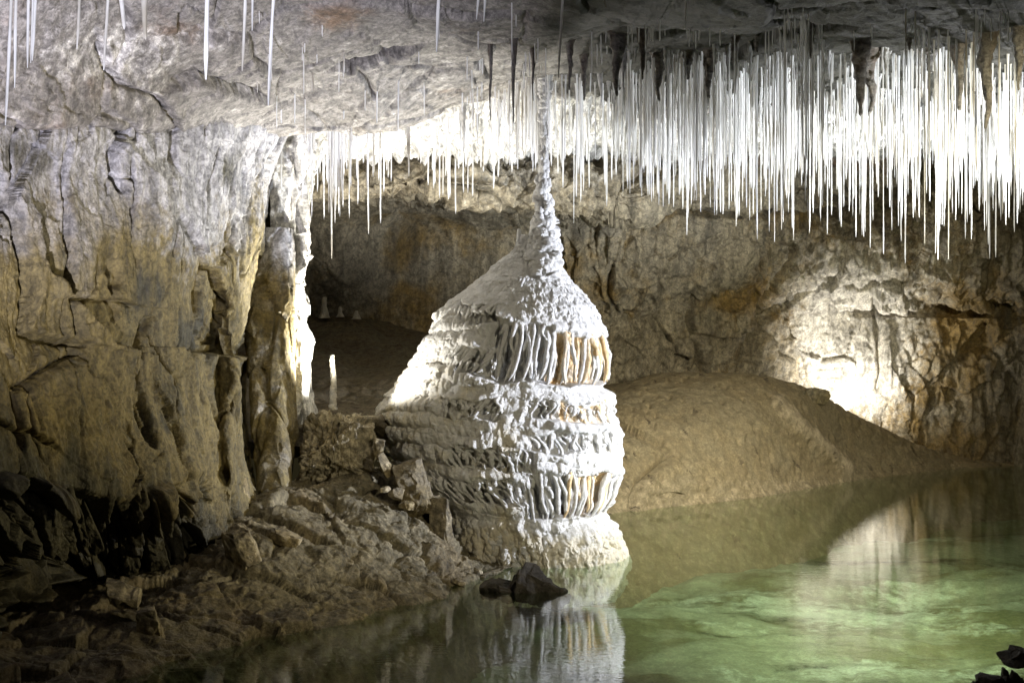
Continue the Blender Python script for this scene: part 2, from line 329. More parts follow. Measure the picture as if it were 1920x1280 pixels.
for ln, w, dep, step in [([(205, 100), (213, 135), (240, 165), (300, 185), (310, 195), (335, 235)], 4, .06, .04), ([(335, 160), (375, 145), (430, 165), (480, 175)], 5, .05, -.06),
                         ([(338, 55), (340, 30), (355, 18), (390, 35), (402, 45)], 3, .05, .03), ([(340, 62), (380, 62)], 3, .05, 0), ([(395, 90), (402, 40), (410, 0)], 3, .05, 0),
                         ([(560, 245), (600, 250), (650, 250), (700, 225)], 5, .05, .02), ([(650, 125), (700, 115), (760, 90)], 5, .06, -.05), ([(670, 130), (695, 165), (700, 180)], 5, .05, 0)]:
    q, s = polydist(px + 7 * fbm(P * 7, 2, 131), py + 7 * fbm(P * 7, 2, 132), ln); dsp += -dep * np.exp(-(q / w) ** 2) + step * s * np.exp(-q / 22)
# calcite knobs and short fringes on the far part
v1, v2, vr, vo = voronoi(P * np.array([7, 7, 2]), 140)
dsp += back * .12 * np.clip(1 - v1 * 1.3, 0, 1) * (vr[..., 0] + 1)
PC = P + N_ * dsp[..., None]
pale = .25 + .2 * fbm(P * 1.2, 3, 151) + .8 * sst(12.3, 12.9, P[..., 1] - 1.1 * sst(1080, 1250, px)) * (1 - sst(15.5, 17.5, P[..., 1])) + .3 * np.exp(-(((px - 180) / 130) ** 2 + ((py - 110) / 60) ** 2)) - .35 * sst(1100, 1250, px) * (1 - sst(11.8, 12.6, P[..., 1]))  # white crust, held back on the right as painted shade
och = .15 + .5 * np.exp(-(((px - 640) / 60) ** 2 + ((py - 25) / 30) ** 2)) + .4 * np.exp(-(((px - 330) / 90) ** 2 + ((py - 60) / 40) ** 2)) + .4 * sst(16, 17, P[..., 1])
dk = .12 + 1.0 * sst(950, 1200, px) * (1 - sst(12.5, 13.6, P[..., 1])) + .2 * (py < 60) + .25 * fbm(P * 3, 4, 155)  # near roof on the right: shade among the straws put into the colour
roof = tag(mesh_grid('cave_roof', PC, M_ceil, np.stack([och, pale, dk], -1)), kind='structure')
sub = PC[::3, ::3]; nv, nu = sub.shape[:2]; idx = np.arange(nu * nv).reshape(nv, nu)
q = np.stack([idx[:-1, :-1], idx[:-1, 1:], idx[1:, 1:], idx[1:, :-1]], -1).reshape(-1, 4)
BV = BVHTree.FromPolygons([tuple(v) for v in sub.reshape(-1, 3)], [tuple(map(int, f)) for f in q])
def roof_z(x, y):
    h = BV.ray_cast(Vector((x, y, 0.5)), Vector((0, 0, 1)))
    return h[0].z if h[0] is not None else 4.0

# ------------------------------------------------------------------ far wall with its recess
cols = [380, 500, 580, 640, 700, 760, 830, 900, 960, 1020, 1080, 1150, 1220, 1300, 1400, 1500, 1600, 1700, 1800, 1900, 2000, 2200, 2500]
rows = [
 [(380, 200, 15.5), (1150, 200, 17.0), (2500, 200, 19.5)],
 [(380, 270, 15.0), (640, 270, 15.0), (900, 260, 15.8), (1150, 250, 16.6), (1500, 250, 18.2), (2500, 250, 19.5)],
 [(380, 310, 14.6), (640, 315, 14.6), (900, 310, 15.0), (1150, 320, 16.0), (1500, 330, 18.1), (2500, 320, 19.4)],
 [(380, 345, 14.4), (640, 348, 14.5), (760, 345, 14.7), (900, 350, 14.9), (1150, 370, 15.8), (1300, 372, 17.3), (1500, 375, 18.0), (1650, 350, 18.8), (2500, 360, 19.2)],
 [(380, 352, 14.5), (580, 360, 14.5), (640, 360, 14.6), (760, 352, 14.8), (860, 362, 14.9), (900, 385, 15.0), (1150, 390, 15.9), (1300, 390, 17.3), (1500, 392, 17.9), (1650, 380, 18.7), (2500, 390, 19.2)],
 [(380, 352, 15.8), (580, 360, 15.8), (760, 352, 16.3), (860, 364, 16.6), (900, 388, 16.6), (1150, 396, 17.4), (1300, 396, 17.7), (1500, 398, 18.3), (1650, 400, 18.9), (2500, 400, 19.3)],
 [(380, 420, 16.6), (640, 420, 16.8), (760, 420, 17.4), (1000, 430, 17.6), (1150, 440, 17.6), (1300, 450, 17.8), (1500, 450, 18.5), (2500, 450, 19.3)],
 [(380, 500, 16.9), (640, 500, 17.0), (760, 510, 17.5), (1000, 510, 17.8), (1150, 510, 17.6), (1300, 510, 17.9), (1500, 520, 18.7), (2500, 520, 19.3)],
 [(380, 580, 17.3), (640, 580, 17.4), (760, 600, 17.6), (1000, 580, 17.8), (1150, 575, 17.9), (1300, 575, 18.2), (1500, 575, 19.1), (1650, 580, 19.3), (2500, 583, 19.3)],
 [(380, 640, 17.3), (640, 640, 17.5), (760, 640, 17.6), (1000, 620, 17.8), (1150, 605, 17.9), (1300, 600, 18.2), (1500, 597, 19.3), (1650, 592, 19.8), (2500, 592, 19.7)],
 [(380, 700, 17.3), (1000, 680, 17.8), (1150, 665, 18.0), (1300, 670, 18.3), (1500, 690, 19.5), (2500, 690, 19.8)],
 [(380, 780, 17.5), (1000, 750, 17.8), (1300, 780, 18.6), (1500, 790, 19.7), (2500, 790, 19.6)],
 [(380, 860, 17.5), (1000, 850, 17.8), (1300, 850, 18.8), (1500, 900, 19.9), (2500, 920, 19.3)]]
P = loft(rows, cols, 960, 480); N_ = toward_cam(P, normals(P)); px, py = proj(P)
smooth = (1 - sst(950, 1060, px)) * sst(365, 400, py)
rt = sst(1050, 1350, px); pk = 1 - .8 * np.exp(-(((px - 1590) / 130) ** 2 + ((py - 680) / 160) ** 2))
ca, sa = math.cos(.5), math.sin(.5)
Q = np.stack([P[..., 0] * ca - P[..., 2] * sa * .6, P[..., 1], (P[..., 0] * sa + P[..., 2] * ca) * .5], -1)
fa, ea = facets(P * np.array([1, 1, .7]) * .9, 211); fb, eb = facets(np.where(px[..., None] > 1650, Q, P * np.array([1, 1, .75])) * 2.6, 212); fc, ec = facets(P * np.array([1, 1, .7]) * 6, 213)
rough = 1 - .85 * smooth; n0 = fbm(P * 1.5, 2, 219)
dsp = .14 * fbm(P * .7, 3, 201) + rough * pk * (.22 * fa + .10 * fb + .07 * fc + .04 * fbm(P * np.array([6, 6, 1.6]), 4, 222, ridged=True) - .06 * np.exp(-(ea / .02) ** 2) * (n0 > 0)) + .03 * fbm(P * 4, 5, 203) + .012 * fbm(P * np.array([14, 14, 9]), 3, 204)
dsp += .05 * fbm(P * np.array([2.5, 2.5, .5]), 3, 205, ridged=True) * sst(400, 450, py)
# curled bedding of the overhang
bulge = (1 - sst(395, 405, py)) * (1 - sst(1250, 1400, px))
wv = np.sin((np.hypot((px - 860) / 1.6, py - 430) + 14 * fbm(P * 2, 3, 207)) / 3.2)
dsp += .035 * bulge * wv * sst(700, 830, px) * (1 - sst(940, 1040, px)) * sst(300, 330, py)
for ln, w, dep, step in [([(1560, 582), (1640, 586), (1700, 585), (1800, 586), (1920, 580), (2100, 578)], 5, .35, 0), ([(1220, 395), (1300, 397), (1450, 395), (1600, 398)], 6, .3, 0),
                         ([(1300, 560), (1285, 600), (1300, 650), (1318, 700)], 4, .2, .03), ([(1490, 470), (1430, 575), (1425, 620), (1400, 690)], 4, .12, .06),
                         ([(1150, 500), (1140, 545), (1155, 578), (1190, 580)], 4, .1, .06), ([(1640, 560), (1645, 650), (1650, 700), (1645, 730)], 5, .14, .03),
                         ([(1480, 635), (1500, 690), (1530, 735)], 4, .1, -.08), ([(1530, 690), (1570, 688)], 3, .05, .04), ([(1525, 706), (1575, 706)], 3, .05, .04), ([(1540, 672), (1565, 670)], 3, .05, .04)]:
    q, s = polydist(px + 8 * fbm(P * 3, 3, 231), py + 5 * fbm(P * 3, 3, 232), ln); dsp += -dep * np.exp(-(q / w) ** 2) + step * s * np.exp(-q / 20)
P2 = P + N_ * dsp[..., None]
n = fbm(P * .8, 4, 241)
och = .33 + n + .25 * sst(1650, 1850, px) * sst(400, 600, py) + .3 * np.exp(-(((px - 740) / 60) ** 2 + ((py - 520) / 90) ** 2)) + .25 * np.exp(-(((px - 1380) / 90) ** 2 + ((py - 560) / 50) ** 2)) - .3 * (py < 400)
pale = .15 + .95 * np.exp(-(((px - 1600) / 125) ** 2 + ((py - 620) / 170) ** 2)) + .3 * np.exp(-(((px - 1000) / 250) ** 2 + ((py - 330) / 60) ** 2)) + .3 * np.exp(-(((px - 1760) / 60) ** 2 + ((py - 440) / 80) ** 2))  # palest where the bank lamp strikes: its pool of light put into the colour
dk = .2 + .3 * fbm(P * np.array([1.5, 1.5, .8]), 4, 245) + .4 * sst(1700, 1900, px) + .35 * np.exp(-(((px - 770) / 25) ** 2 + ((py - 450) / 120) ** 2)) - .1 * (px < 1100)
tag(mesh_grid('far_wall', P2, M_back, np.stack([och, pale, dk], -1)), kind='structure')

# ------------------------------------------------------------------ sand bank, recess floor, mud bank, pool floor
def ground(name, G, nu, nv, amp, seed, mat, mk, extra=None):
    P = loftp(G, nu, nv); N_ = normals(P); N_ = np.where(N_[..., 2:3] < 0, -N_, N_); px, py = proj(P)
    dsp = amp * (.6 * fbm(P * 1.3, 4, seed) + .12 * fbm(P * 9, 4, seed + 3))
    if extra is not None: dsp = dsp + extra(P, px, py)
    return tag(mesh_grid(name, P + N_ * dsp[..., None], mat, mk(P, px, py)), kind='structure')
def pt(px, py, d): return tuple(wp(px, py, d))
def pz(px, d, z): return ((px - 960) / F * d, d, z)
wx = [850, 1000, 1145, 1250, 1400, 1500, 1600, 1700, 1800, 2000, 2400]
wy = [1000, 985, 963, 950, 935, 918, 900, 888, 878, 868, 860]
G = [[pz(x, wl(y) - 1.6, -.9) for x, y in zip(wx, wy)], [pz(x, wl(y) - .5, -.22) for x, y in zip(wx, wy)], [pz(x, wl(y), 0.0) for x, y in zip(wx, wy)],
     [pt(x, y, d) for x, y, d in zip(wx, [960, 930, 915, 905, 890, 880, 870, 868, 870, 866, 858], [14, 14.4, 14.9, 15.3, 16.1, 17.0, 18.0, 18.7, 19.3, 20.1, 20.6])],
     [pt(x, y, d) for x, y, d in zip(wx, [900, 870, 850, 815, 790, 800, 815, 838, 862, 864, 857], [14.6, 14.9, 15.3, 15.7, 16.5, 17.2, 18.2, 18.9, 19.5, 20.3, 20.8])],
     [pt(x, y, d) for x, y, d in zip(wx, [860, 820, 800, 765, 735, 745, 785, 826, 858, 863, 856], [15.2, 15.4, 15.7, 16.2, 17.0, 17.5, 18.3, 19.0, 19.6, 20.4, 20.9])],
     [pt(x, y, d) for x, y, d in zip(wx, [800, 765, 742, 728, 706, 722, 775, 825, 857, 862, 856], [16.2, 16.3, 16.5, 16.8, 17.4, 17.8, 18.5, 19.1, 19.7, 20.5, 21])],
     [pt(x, y, d) for x, y, d in zip(wx, [740, 735, 728, 700, 708, 745, 800, 840, 868, 868, 862], [17.4, 17.4, 17.5, 17.5, 17.9, 18.3, 18.9, 19.4, 20, 20.8, 21])],
     [pt(x, y, d) for x, y, d in zip(wx, [730, 728, 722, 715, 780, 800, 830, 860, 880, 880, 870], [18.5, 18.5, 18.6, 18.8, 19.4, 19.6, 20, 20, 20.6, 21.4, 21.5])]]
def sand_x(P, px, py):
    v1, v2, vr, vo = voronoi(P * np.array([6, 3, 3]), 310)
    q, s = polydist(px, py, [(1455, 755), (1500, 800), (1560, 850), (1590, 880)])
    w1, w2, wr, wo = voronoi(P * np.array([11, 4, 5]), 311); g = -.07 * np.exp(-(v1 / .17) ** 2) * (vr[..., 0] > .1) - .04 * np.exp(-(w1 / .2) ** 2) * (wr[..., 0] > .3) + .02 * fbm(P * np.array([4, 3, 4]), 4, 334, ridged=True) + .07 * np.exp(-(q / 14) ** 2) + .01 * fbm(P * 25, 2, 333)
    q, s = polydist(px, py, [(1165, 790), (1230, 820), (1262, 850), (1200, 900), (1190, 945)]); return g - .06 * np.exp(-(q / 8) ** 2) + .05 * s * np.exp(-q / 25)
ground('sand_bank', G, 560, 420, .10, 301, M_sand, lambda P, px, py: np.stack([.5 + .4 * fbm(P, 3, 320), .2 + .5 * np.exp(-(polydist(px, py, [(1455, 755), (1500, 800), (1590, 880)])[0] / 14) ** 2) + .2 * (py > 900), .02 + .55 * (fbm(np.stack([P[..., 0] * 9 + P[..., 2] * 6, P[..., 1] * 5, P[..., 2] * 5], -1), 3, 321) > .27)], -1), sand_x)
gx = [420, 520, 600, 680, 760, 850, 950, 1100]
G = [[pt(x, 830, 12.4) for x in gx], [pt(x, 775, 13.2) for x in gx], [pt(x, 745, 14.2) for x in gx],
     [pt(x, y, 15.4) for x, y in zip(gx, [690, 690, 690, 700, 700, 705, 720, 740])], [pt(x, y, 16.4) for x, y in zip(gx, [640, 640, 635, 640, 650, 670, 700, 730])],
     [pt(x, y, 17.2) for x, y in zip(gx, [590, 590, 592, 598, 615, 650, 690, 725])], [pt(x, y, 18.2) for x, y in zip(gx, [600, 600, 600, 610, 625, 660, 690, 722])]]
ground('recess_floor', G, 300, 240, .22, 341, M_mud, lambda P, px, py: np.stack([.6 + 0 * px, .0 * px, .45 + .3 * fbm(P * 2, 3, 350)], -1))  # dark mask puts the shade of the recess into the floor colour
mx = [-300, 0, 150, 310, 450, 600, 700, 800, 860, 900, 960]
my = [1420, 1345, 1300, 1240, 1212, 1175, 1150, 1122, 1098, 1082, 1060]
dw = [wl(y) for y in my]
G = [[pz(x, d - 1.3, -1.0) for x, d in zip(mx, dw)], [pz(x, d - .4, -.3) for x, d in zip(mx, dw)], [pz(x, d, 0.0) for x, d in zip(mx, dw)],
     [pt(x, y, d) for x, y, d in zip(mx, [1350, 1280, 1235, 1180, 1150, 1115, 1090, 1085, 1085, 1078, 1062], [6.9, 7.7, 8.1, 8.7, 9.2, 9.8, 10.2, 10.5, 10.85, 11.1, 11.5])],
     [pt(x, y, d) for x, y, d in zip(mx, [1250, 1200, 1160, 1115, 1080, 1050, 1030, 1040, 1065, 1070, 1055], [7.5, 8.2, 8.7, 9.2, 9.6, 10.1, 10.5, 10.8, 11.0, 11.3, 11.7])],
     [pt(x, y, d) for x, y, d in zip(mx, [1180, 1150, 1110, 1060, 1005, 975, 965, 995, 1040, 1055, 1045], [8, 8.7, 9.3, 9.8, 10.1, 10.6, 10.9, 11.1, 11.3, 11.5, 11.9])],
     [pt(x, y, d) for x, y, d in zip(mx, [1150, 1120, 1080, 1025, 955, 925, 915, 960, 1020, 1040, 1035], [8.6, 9.3, 9.9, 10.3, 10.7, 11.1, 11.3, 11.4, 11.6, 11.8, 12.1])],
     [pt(x, y, d) for x, y, d in zip(mx, [1150, 1120, 1060, 1000, 930, 890, 880, 925, 1000, 1030, 1030], [9.3, 10, 10.6, 11, 11.3, 11.8, 12.0, 12, 12.1, 12.2, 12.4])]]
def mud_x(P, px, py):
    a, ea = facets(np.stack([P[..., 0] * .8 + P[..., 2], P[..., 1], P[..., 2] * .6 - P[..., 0] * .3], -1) * 3.2, 361); b, eb = facets(P * 9, 362)
    return .08 * a + .018 * b + .03 * fbm(P * 5, 4, 363, ridged=True) * (1 - .5 * sst(1100, 1180, py)) - .03 * np.exp(-(ea / .05) ** 2) + .015 * fbm(P * 16, 3, 364)
ground('mud_bank', G, 620, 400, .16, 365, M_mud, lambda P, px, py: np.stack([.35 + .4 * fbm(P, 3, 370), .12 + .2 * sst(500, 800, px) + 0 * px, .12 + .35 * (1 - sst(150, 420, px))], -1), mud_x)
gx = np.linspace(-7, 12, 700); gy = np.linspace(1.5, 22.5, 560); X, Y = np.meshgrid(gx, gy); P = np.stack([X, Y, np.zeros_like(X)], -1)
b = fbm(P * np.array([.5, .8, 1]), 4, 401); v1, v2, vr, vo = voronoi(P * np.array([1.2, 1.6, 1]) + .4 * fbm(P * 2, 3, 404)[..., None], 402)
Z = -.62 + .3 * b + .10 * np.clip(.5 - v1, 0, 1) * (vr[..., 0] > 0) + .03 * fbm(P * 5, 4, 403)
P[..., 2] = np.minimum(Z, -.18)
e = (v2 - v1)
mk = np.stack([.4 + 1.5 * fbm(P * .9 + 5, 4, 410), .22 + 1.4 * fbm(P * np.array([.6, 1.3, 1]), 5, 411) + .3 * (Y < 9.5) * sst(1, 3, X), .12 + 1.6 * np.clip(fbm(P * np.array([.7, 2.4, 1]), 5, 412), 0, 1) * (Y > 0)], -1)
tag(mesh_grid('pool_bed', P, M_bed, mk), kind='structure')
gx = np.linspace(-7, 12, 3); gy = np.linspace(1.2, 22.5, 3); X, Y = np.meshgrid(gx, gy)
tag(mesh_grid('water', np.stack([X, Y, np.zeros_like(X)], -1), M_water), kind='structure')

# ------------------------------------------------------------------ the great column
def ribs(s, seed, width=.32):           # rounded ribs at jittered spacing, 0..1
    i = np.floor(s); best = np.zeros_like(s)
    for k in (-1, 0, 1):
        h = h3((i + k), np.zeros_like(i), np.zeros_like(i), seed)
        c = i + k + .5 + .5 * ((h & 1023) / 1023. - .5); ww = width * (.6 + .8 * ((h >> 10) & 1023) / 1023.)
        best = np.maximum(best, np.exp(-((s - c) / ww) ** 2) * (.55 + .45 * ((h >> 20) & 1023) / 1023.))
    return best
def caps(x, seed, wd=.62):            # rounded lobes side by side, 0..1
    i = np.floor(x); best = np.zeros_like(x)
    for k in (-1, 0, 1):
        h = h3(i + k, 0 * i, 0 * i, seed); c = i + k + .5 + .6 * ((h & 1023) / 1023. - .5); w_ = wd * (.6 + .7 * ((h >> 10) & 1023) / 1023.)
        best = np.maximum(best, np.sqrt(np.clip(1 - ((x - c) / w_) ** 2, 0, 1)) * (.45 + .55 * ((h >> 20) & 1023) / 1023.))
    return best
def lobes(x, y, cw, ch, seed, drip):   # overlapping hanging lobes, like ragged shingles, each ending in drips; 0..1
    X_, Y_ = x / cw, y / ch; best = np.zeros_like(X_); iy = np.floor(Y_)
    for ky in (-2, -1, 0, 1):
        row = iy + ky; off = .5 * (row % 2); ix = np.floor(X_ - off)
        for kx in (-1, 0, 1):
            c = ix + kx; h = h3(c, row, 0 * c, seed)
            a, b_, e = (h & 1023) / 1023., ((h >> 10) & 1023) / 1023., ((h >> 20) & 1023) / 1023.
            u = (X_ - off - (c + .5 + .5 * (a - .5))) / (.5 + .35 * e); v = Y_ - (row + .3 * (b_ - .5))
            sh_ = np.sqrt(np.clip(1 - u * u, 0, 1)); vb = .55 + .55 * sh_ + .45 * drip * sh_ + .25 * (e - .5)
            vm = .30 + .2 * b_; lo = np.sqrt(np.clip(1 - ((v - vm) / np.maximum(vb - vm, .15)) ** 2, 0, 1))
            f = np.where(v < vm, sst(-.45, vm, v) * .75 + .25, lo) * sh_ ** .8 * (.5 + .5 * b_) * (v > -.45)
            best = np.maximum(best, f)
    return best
dc = 12.15
def shell(ys, Ls, Rs, y0, y1, nv, nu, ratio):
    n = int((y1 - y0) / 11)
    Lx = catmull(np.interp(np.linspace(y0, y1, n), ys, Ls), nv, 0); Rx = catmull(np.interp(np.linspace(y0, y1, n), ys, Rs), nv, 0)
    cx = (Lx + Rx) / 2; w = (Rx - Lx) / 2 / F * dc; dz = dc + np.clip(w - .72, 0, 1) * .55
    tt = np.linspace(0, 1, nu, endpoint=False); ang = -np.pi / 2 + np.sign(tt - .5) * np.pi * (np.abs(tt - .5) * 2) ** 1.3
    A, BY = np.meshgrid(ang, np.linspace(y0, y1, nv)); ca, sa = np.cos(A), np.sin(A)
    P = np.stack([(cx[:, None] - 960) / F * dc + w[:, None] * ca, dz[:, None] + w[:, None] * ratio * sa, H - (BY - 600) / F * dc + 0 * A], -1)
    return P, A, ca, sa, cx[:, None] + (Rx - Lx)[:, None] / 2 * ca, BY
ys = [440, 455, 470, 490, 512, 545, 580, 610, 640, 680, 712, 724, 735, 750, 775, 800, 850, 900, 930, 952, 966, 980, 1000, 1040, 1065, 1110]
Ls = [985, 978, 968, 940, 915, 872, 838, 819, 806, 782, 757, 748, 738, 722, 704, 714, 737, 772, 812, 830, 838, 838, 840, 843, 848, 850]
Rs = [1006, 1014, 1026, 1040, 1056, 1082, 1105, 1118, 1129, 1138, 1138, 1126, 1140, 1147, 1150, 1157, 1161, 1154, 1146, 1134, 1126, 1136, 1145, 1150, 1150, 1148]
P, A, ca, sa, BX, BY = shell(ys, Ls, Rs, 440, 1110, 1000, 960, .86)
arc = BX * .3 + A * 130
left = 1 - sst(890, 1000, BX)
wob = fbm(P * 1.6, 3, 505); wob2 = fbm(P * 4.5, 3, 506); wob3 = fbm(P * 9, 3, 507)
up = sst(530, 590, BY) * (1 - sst(712, 735, BY)); mid = sst(722, 745, BY) * (1 - sst(940, 960, BY)); base = sst(950, 972, BY); top = 1 - sst(560, 640, BY)
v1, v2, vr, vo = voronoi(P * np.array([17, 17, 12]) + .45 * fbm(P * 7, 2, 533)[..., None], 530); bump = np.sqrt(np.clip(1 - (v1 / .8) ** 2, 0, 1))
v1b, _, vrb, _ = voronoi(P * np.array([9, 9, 6]) + .3 * wob3[..., None], 531); bumpb = np.sqrt(np.clip(1 - (v1b / .85) ** 2, 0, 1))
drip = caps(arc / 8.5 + 2.5 * wob2 + 2.0 * wob3, 508, .5) * np.clip(.7 + 1.8 * fbm(P * np.array([5, 5, 3]), 3, 509), .1, 1.2)
yw = BY + 24 * wob + 12 * wob2 + 6 * wob3
def tiers(per, q0, seed, A0):            # broad ledges
    q = (yw + q0 + 9 * np.sin(BY / 41. + seed)) / per; k = np.floor(q); t = q - k
    am = A0 * np.clip(.6 + 2.4 * fbm(np.stack([P[..., 0] * 1.8, P[..., 1] * 1.8, k * .77], -1), 3, seed + 4), 0, 1.6)
    lip = .55 + .3 * drip; return am * sst(-.1, .6, t) * (1 - sst(lip - .14, lip + .12, t))
l2 = lobes(arc + 6 * wob3 + 11, yw + 9 + 10 * wob2, 17, 17, 570, .6 * drip); l3 = lobes(arc + 4 * wob3, BY + 8 * wob2, 12, 9, 580, 0)
def wave(A_, k):                       # the lip of each ledge wanders round the column
    u_ = np.stack([np.cos(A_) * 1.6, np.sin(A_) * 1.6, k * .35], -1); return 38 * fbm(u_, 2, 620) + 20 * fbm(u_ * 3.2, 2, 621) + .10 * (A_ + 1.57) * 40
wv_ = wave(A, 0 * A)
PER = 29.; Y0 = 741.
q = (BY - Y0 - wv_) / PER; kt = np.floor(q); tq = q - kt
amk = np.clip(.75 + 2.0 * fbm(np.stack([P[..., 0] * 2.2, P[..., 1] * 2.2, kt * .77], -1), 3, 622), .15, 1.5)
cau = caps((arc + 41 * kt + 12 * wob2) / 25 + kt * 7.1, 623, .60); cau2 = caps((arc + 17 * kt + 8 * wob3) / 11 + kt * 3.3, 624, .55)
bulb = np.sqrt(np.clip(1 - ((tq - .60) / np.where(tq < .60, .75, .42)) ** 2, 0, 1))
ledge = amk * bulb * (.40 + .38 * cau + .22 * cau2)
dsp = .05 * fbm(P * 2.2, 3, 501) + .018 * fbm(P * 7, 3, 535)
dsp += mid * (.060 + .035 * left) * ledge + up * (.080 * ledge * left + .030 * l2 * (1 - left)) + .026 * l3 * top * sst(-.25, .2, wob2 + .3 * (1 - left)) - .02 * mid
dsp += .022 * bump * (.7 + .5 * vr[..., 0]) * (.30 + .6 * (1 - top * left) + .5 * base) + .022 * bumpb * (base + .5 * up + .3 * mid + .3)
env = dsp.copy()
dsp += base * (.05 * caps((arc + 22 * wob2) / 30, 540) * sst(-.3, .3, wob2 + wob) + .035 * caps(arc / 11 + 2 * wob3, 542, .5) * sst(985, 1030, BY + 40 * wob2) + .05 * l2 * (1 - sst(985, 1040, BY + 60 * wob2)) + .025 * bumpb) - base * .05
ap = np.clip(1 - ((BX - 1080) / 80) ** 2 - ((BY - 1062) / 92) ** 2, 0, 1) * (sa < .2); dsp += .10 * np.sqrt(ap)
ochm = np.zeros_like(BY); recm = np.zeros_like(BY); bands = []
for x0, x1, ta, tb, ba, bb, dep, sp, seed, oc in [
    (920, 1150, 594, 640, 708, 724, .19, 15, 551, 1), (868, 935, 575, 578, 602, 600, .08, 9, 552, 0), (862, 925, 645, 655, 700, 704, .08, 12, 553, 0),
    (985, 1152, 738, 756, 770, 795, .06, 11, 554, .9), (835, 940, 742, 742, 775, 775, .045, 14, 555, 0), (850, 1000, 822, 835, 858, 872, .06, 15, 556, 0),
    (985, 1150, 872, 880, 958, 957, .12, 14, 557, .8), (840, 985, 884, 888, 925, 932, .06, 15, 558, 0), (985, 1155, 800, 806, 838, 845, .045, 12, 559, 0)]:
    u = np.clip((BX - x0) / (x1 - x0), 0, 1); yt = ta + (tb - ta) * u + 24 * fbm(P * 5, 3, seed) - 6 * caps(arc / 21 + 2 * wob2, seed); yb = ba + (bb - ba) * u + 20 * fbm(P * 4, 3, seed + 1)
    t = (BY - yt) / (yb - yt)
    mk = sst(x0 - 4, x0 + 14, BX) * (1 - sst(x1 - 8, x1 + 2, BX)) * sst(0, .12, t) * (1 - sst(.93, 1.02, t))
    if x1 < 1140: mk = mk * (sa < 0)
    bands.append((x0, x1, ta, tb, ba, bb, sp, seed))
    rb = caps(arc / sp + 2.2 * wob2 + 1.2 * wob3, seed + 3, .5)
    dsp = dsp * (1 - .6 * mk) + mk * (-dep * (1 - .35 * rb) * sst(0, .4, t) + .03 * fbm(P * np.array([14, 14, 4]), 3, seed + 5))
    dsp += .02 * np.exp(-((BY - yt + 5) / 10) ** 2) * sst(x0 - 4, x0 + 20, BX) * (1 - sst(x1 - 20, x1 + 2, BX)) * (.4 + bumpb)
    if oc: ochm = np.maximum(ochm, mk * oc * (1 - .5 * rb) * sst(1000, 1050, BX) * 1.3 * (1.0 if seed != 557 else sst(1050, 1080, BX)))
    if seed == 557: recm = np.maximum(recm, mk * sst(1035, 1060, BX) * (1 - sst(1125, 1140, BX)) * sst(.6, .8, t) * (1 - .7 * rb))
dsp += .004 * fbm(P * 30, 2, 571)
P2 = P + np.stack([ca, sa * .95, 0 * ca], -1) * dsp[..., None]
lowc = sst(955, 1000, BY)
pale = .12 + .5 * lowc + .3 * left * sst(560, 700, BY) + .3 * fbm(P * 2.5, 4, 581) + .35 * np.exp(-(((BX - 955) / 30) ** 2)) * sst(760, 800, BY)
och = .95 * ochm * (.75 + .5 * fbm(P * 5, 2, 582)) + .1 * lowc
col = tag(bpy.data.objects.new('stalagmite_column', None), 'tall white flowstone column rising from the pool edge to the roof, with rippled tiers and a thin spire', 'cave column')
COL.objects.link(col); col.location = ((1000 - 960) / F * dc, dc, 0)
def child(o): o.parent = col; o.matrix_parent_inverse = col.matrix_basis.inverted(); return o
BODY = (P, P2, A, ca, sa, BX, BY, env, P + np.stack([ca, sa * .95, 0 * ca], -1) * env[..., None])
child(mesh_grid('flowstone_body', P2, M_calc, np.stack([och, pale, .95 * recm], -1), wrap=True))
# strands, drips and knobs hanging from every lip
rs = np.random.default_rng(99); SV = []; SF = []; SM = []; NS = 8; MS = 12
PE = BODY[8]; nr, ncl = PE.shape[:2]; rowf = (nr - 1) / (1110 - 440.)
cosA, sinA = BODY[3][0], BODY[4][0]; Arow = BODY[2][0]
def strand(a, y0_, y1_, r0_, r1_, off, wob_=.0, och_=0., belly=.25):
    t = np.linspace(0, 1, MS); yy = y0_ + (y1_ - y0_) * t; ph = rs.uniform(0, 6.28)
    aa = a + wob_ * (np.sin(ph + 4 * t) - np.sin(ph)) + wob_ * .5 * np.sin(ph * 2 + 9 * t)
    ci = np.interp(aa, Arow, np.arange(ncl)); ri = np.clip((yy - 440) * rowf, 0, nr - 2)
    c0 = np.floor(ci).astype(int) % ncl; r0i = np.floor(ri).astype(int)
    c = PE[r0i, c0].copy(); d_ = np.stack([np.cos(aa), np.sin(aa), 0 * aa], -1); c += d_ * off
    # ease the line so it hangs smoothly
    for _ in range(3): c[1:-1] = (c[:-2] + c[1:-1] * 2 + c[2:]) / 4
    rad = (r0_ + (r1_ - r0_) * t ** .8) * (.55 + .45 * np.sin(np.pi * np.clip(t / (2 * belly), 0, .5)))
    rad = rad * np.sqrt(np.clip(1 - (t - .86).clip(0) ** 2 / .0205, .02, 1)) * (1 + .16 * rs.normal(size=MS)) / F * dc
    th = np.linspace(0, 2 * np.pi, NS, endpoint=False); tang = np.stack([-d_[:, 1], d_[:, 0], 0 * aa], -1)
    ring = c[:, None] + rad[:, None, None] * (np.cos(th)[None, :, None] * tang[:, None] + np.sin(th)[None, :, None] * d_[:, None])
    b_ = len(SV) * NS * MS; SV.append(ring.reshape(-1, 3)); i_ = np.arange(NS * MS).reshape(MS, NS) + b_; i_ = np.concatenate([i_, i_[:, :1]], 1)
    SF.append(np.stack([i_[:-1, :-1], i_[1:, :-1], i_[1:, 1:], i_[:-1, 1:]], -1).reshape(-1, 4))
    SM.append(np.ones((NS * MS, 3)) * np.array([och_, rs.uniform(0, .35) + .3 * (y0_ > 960), 0]))
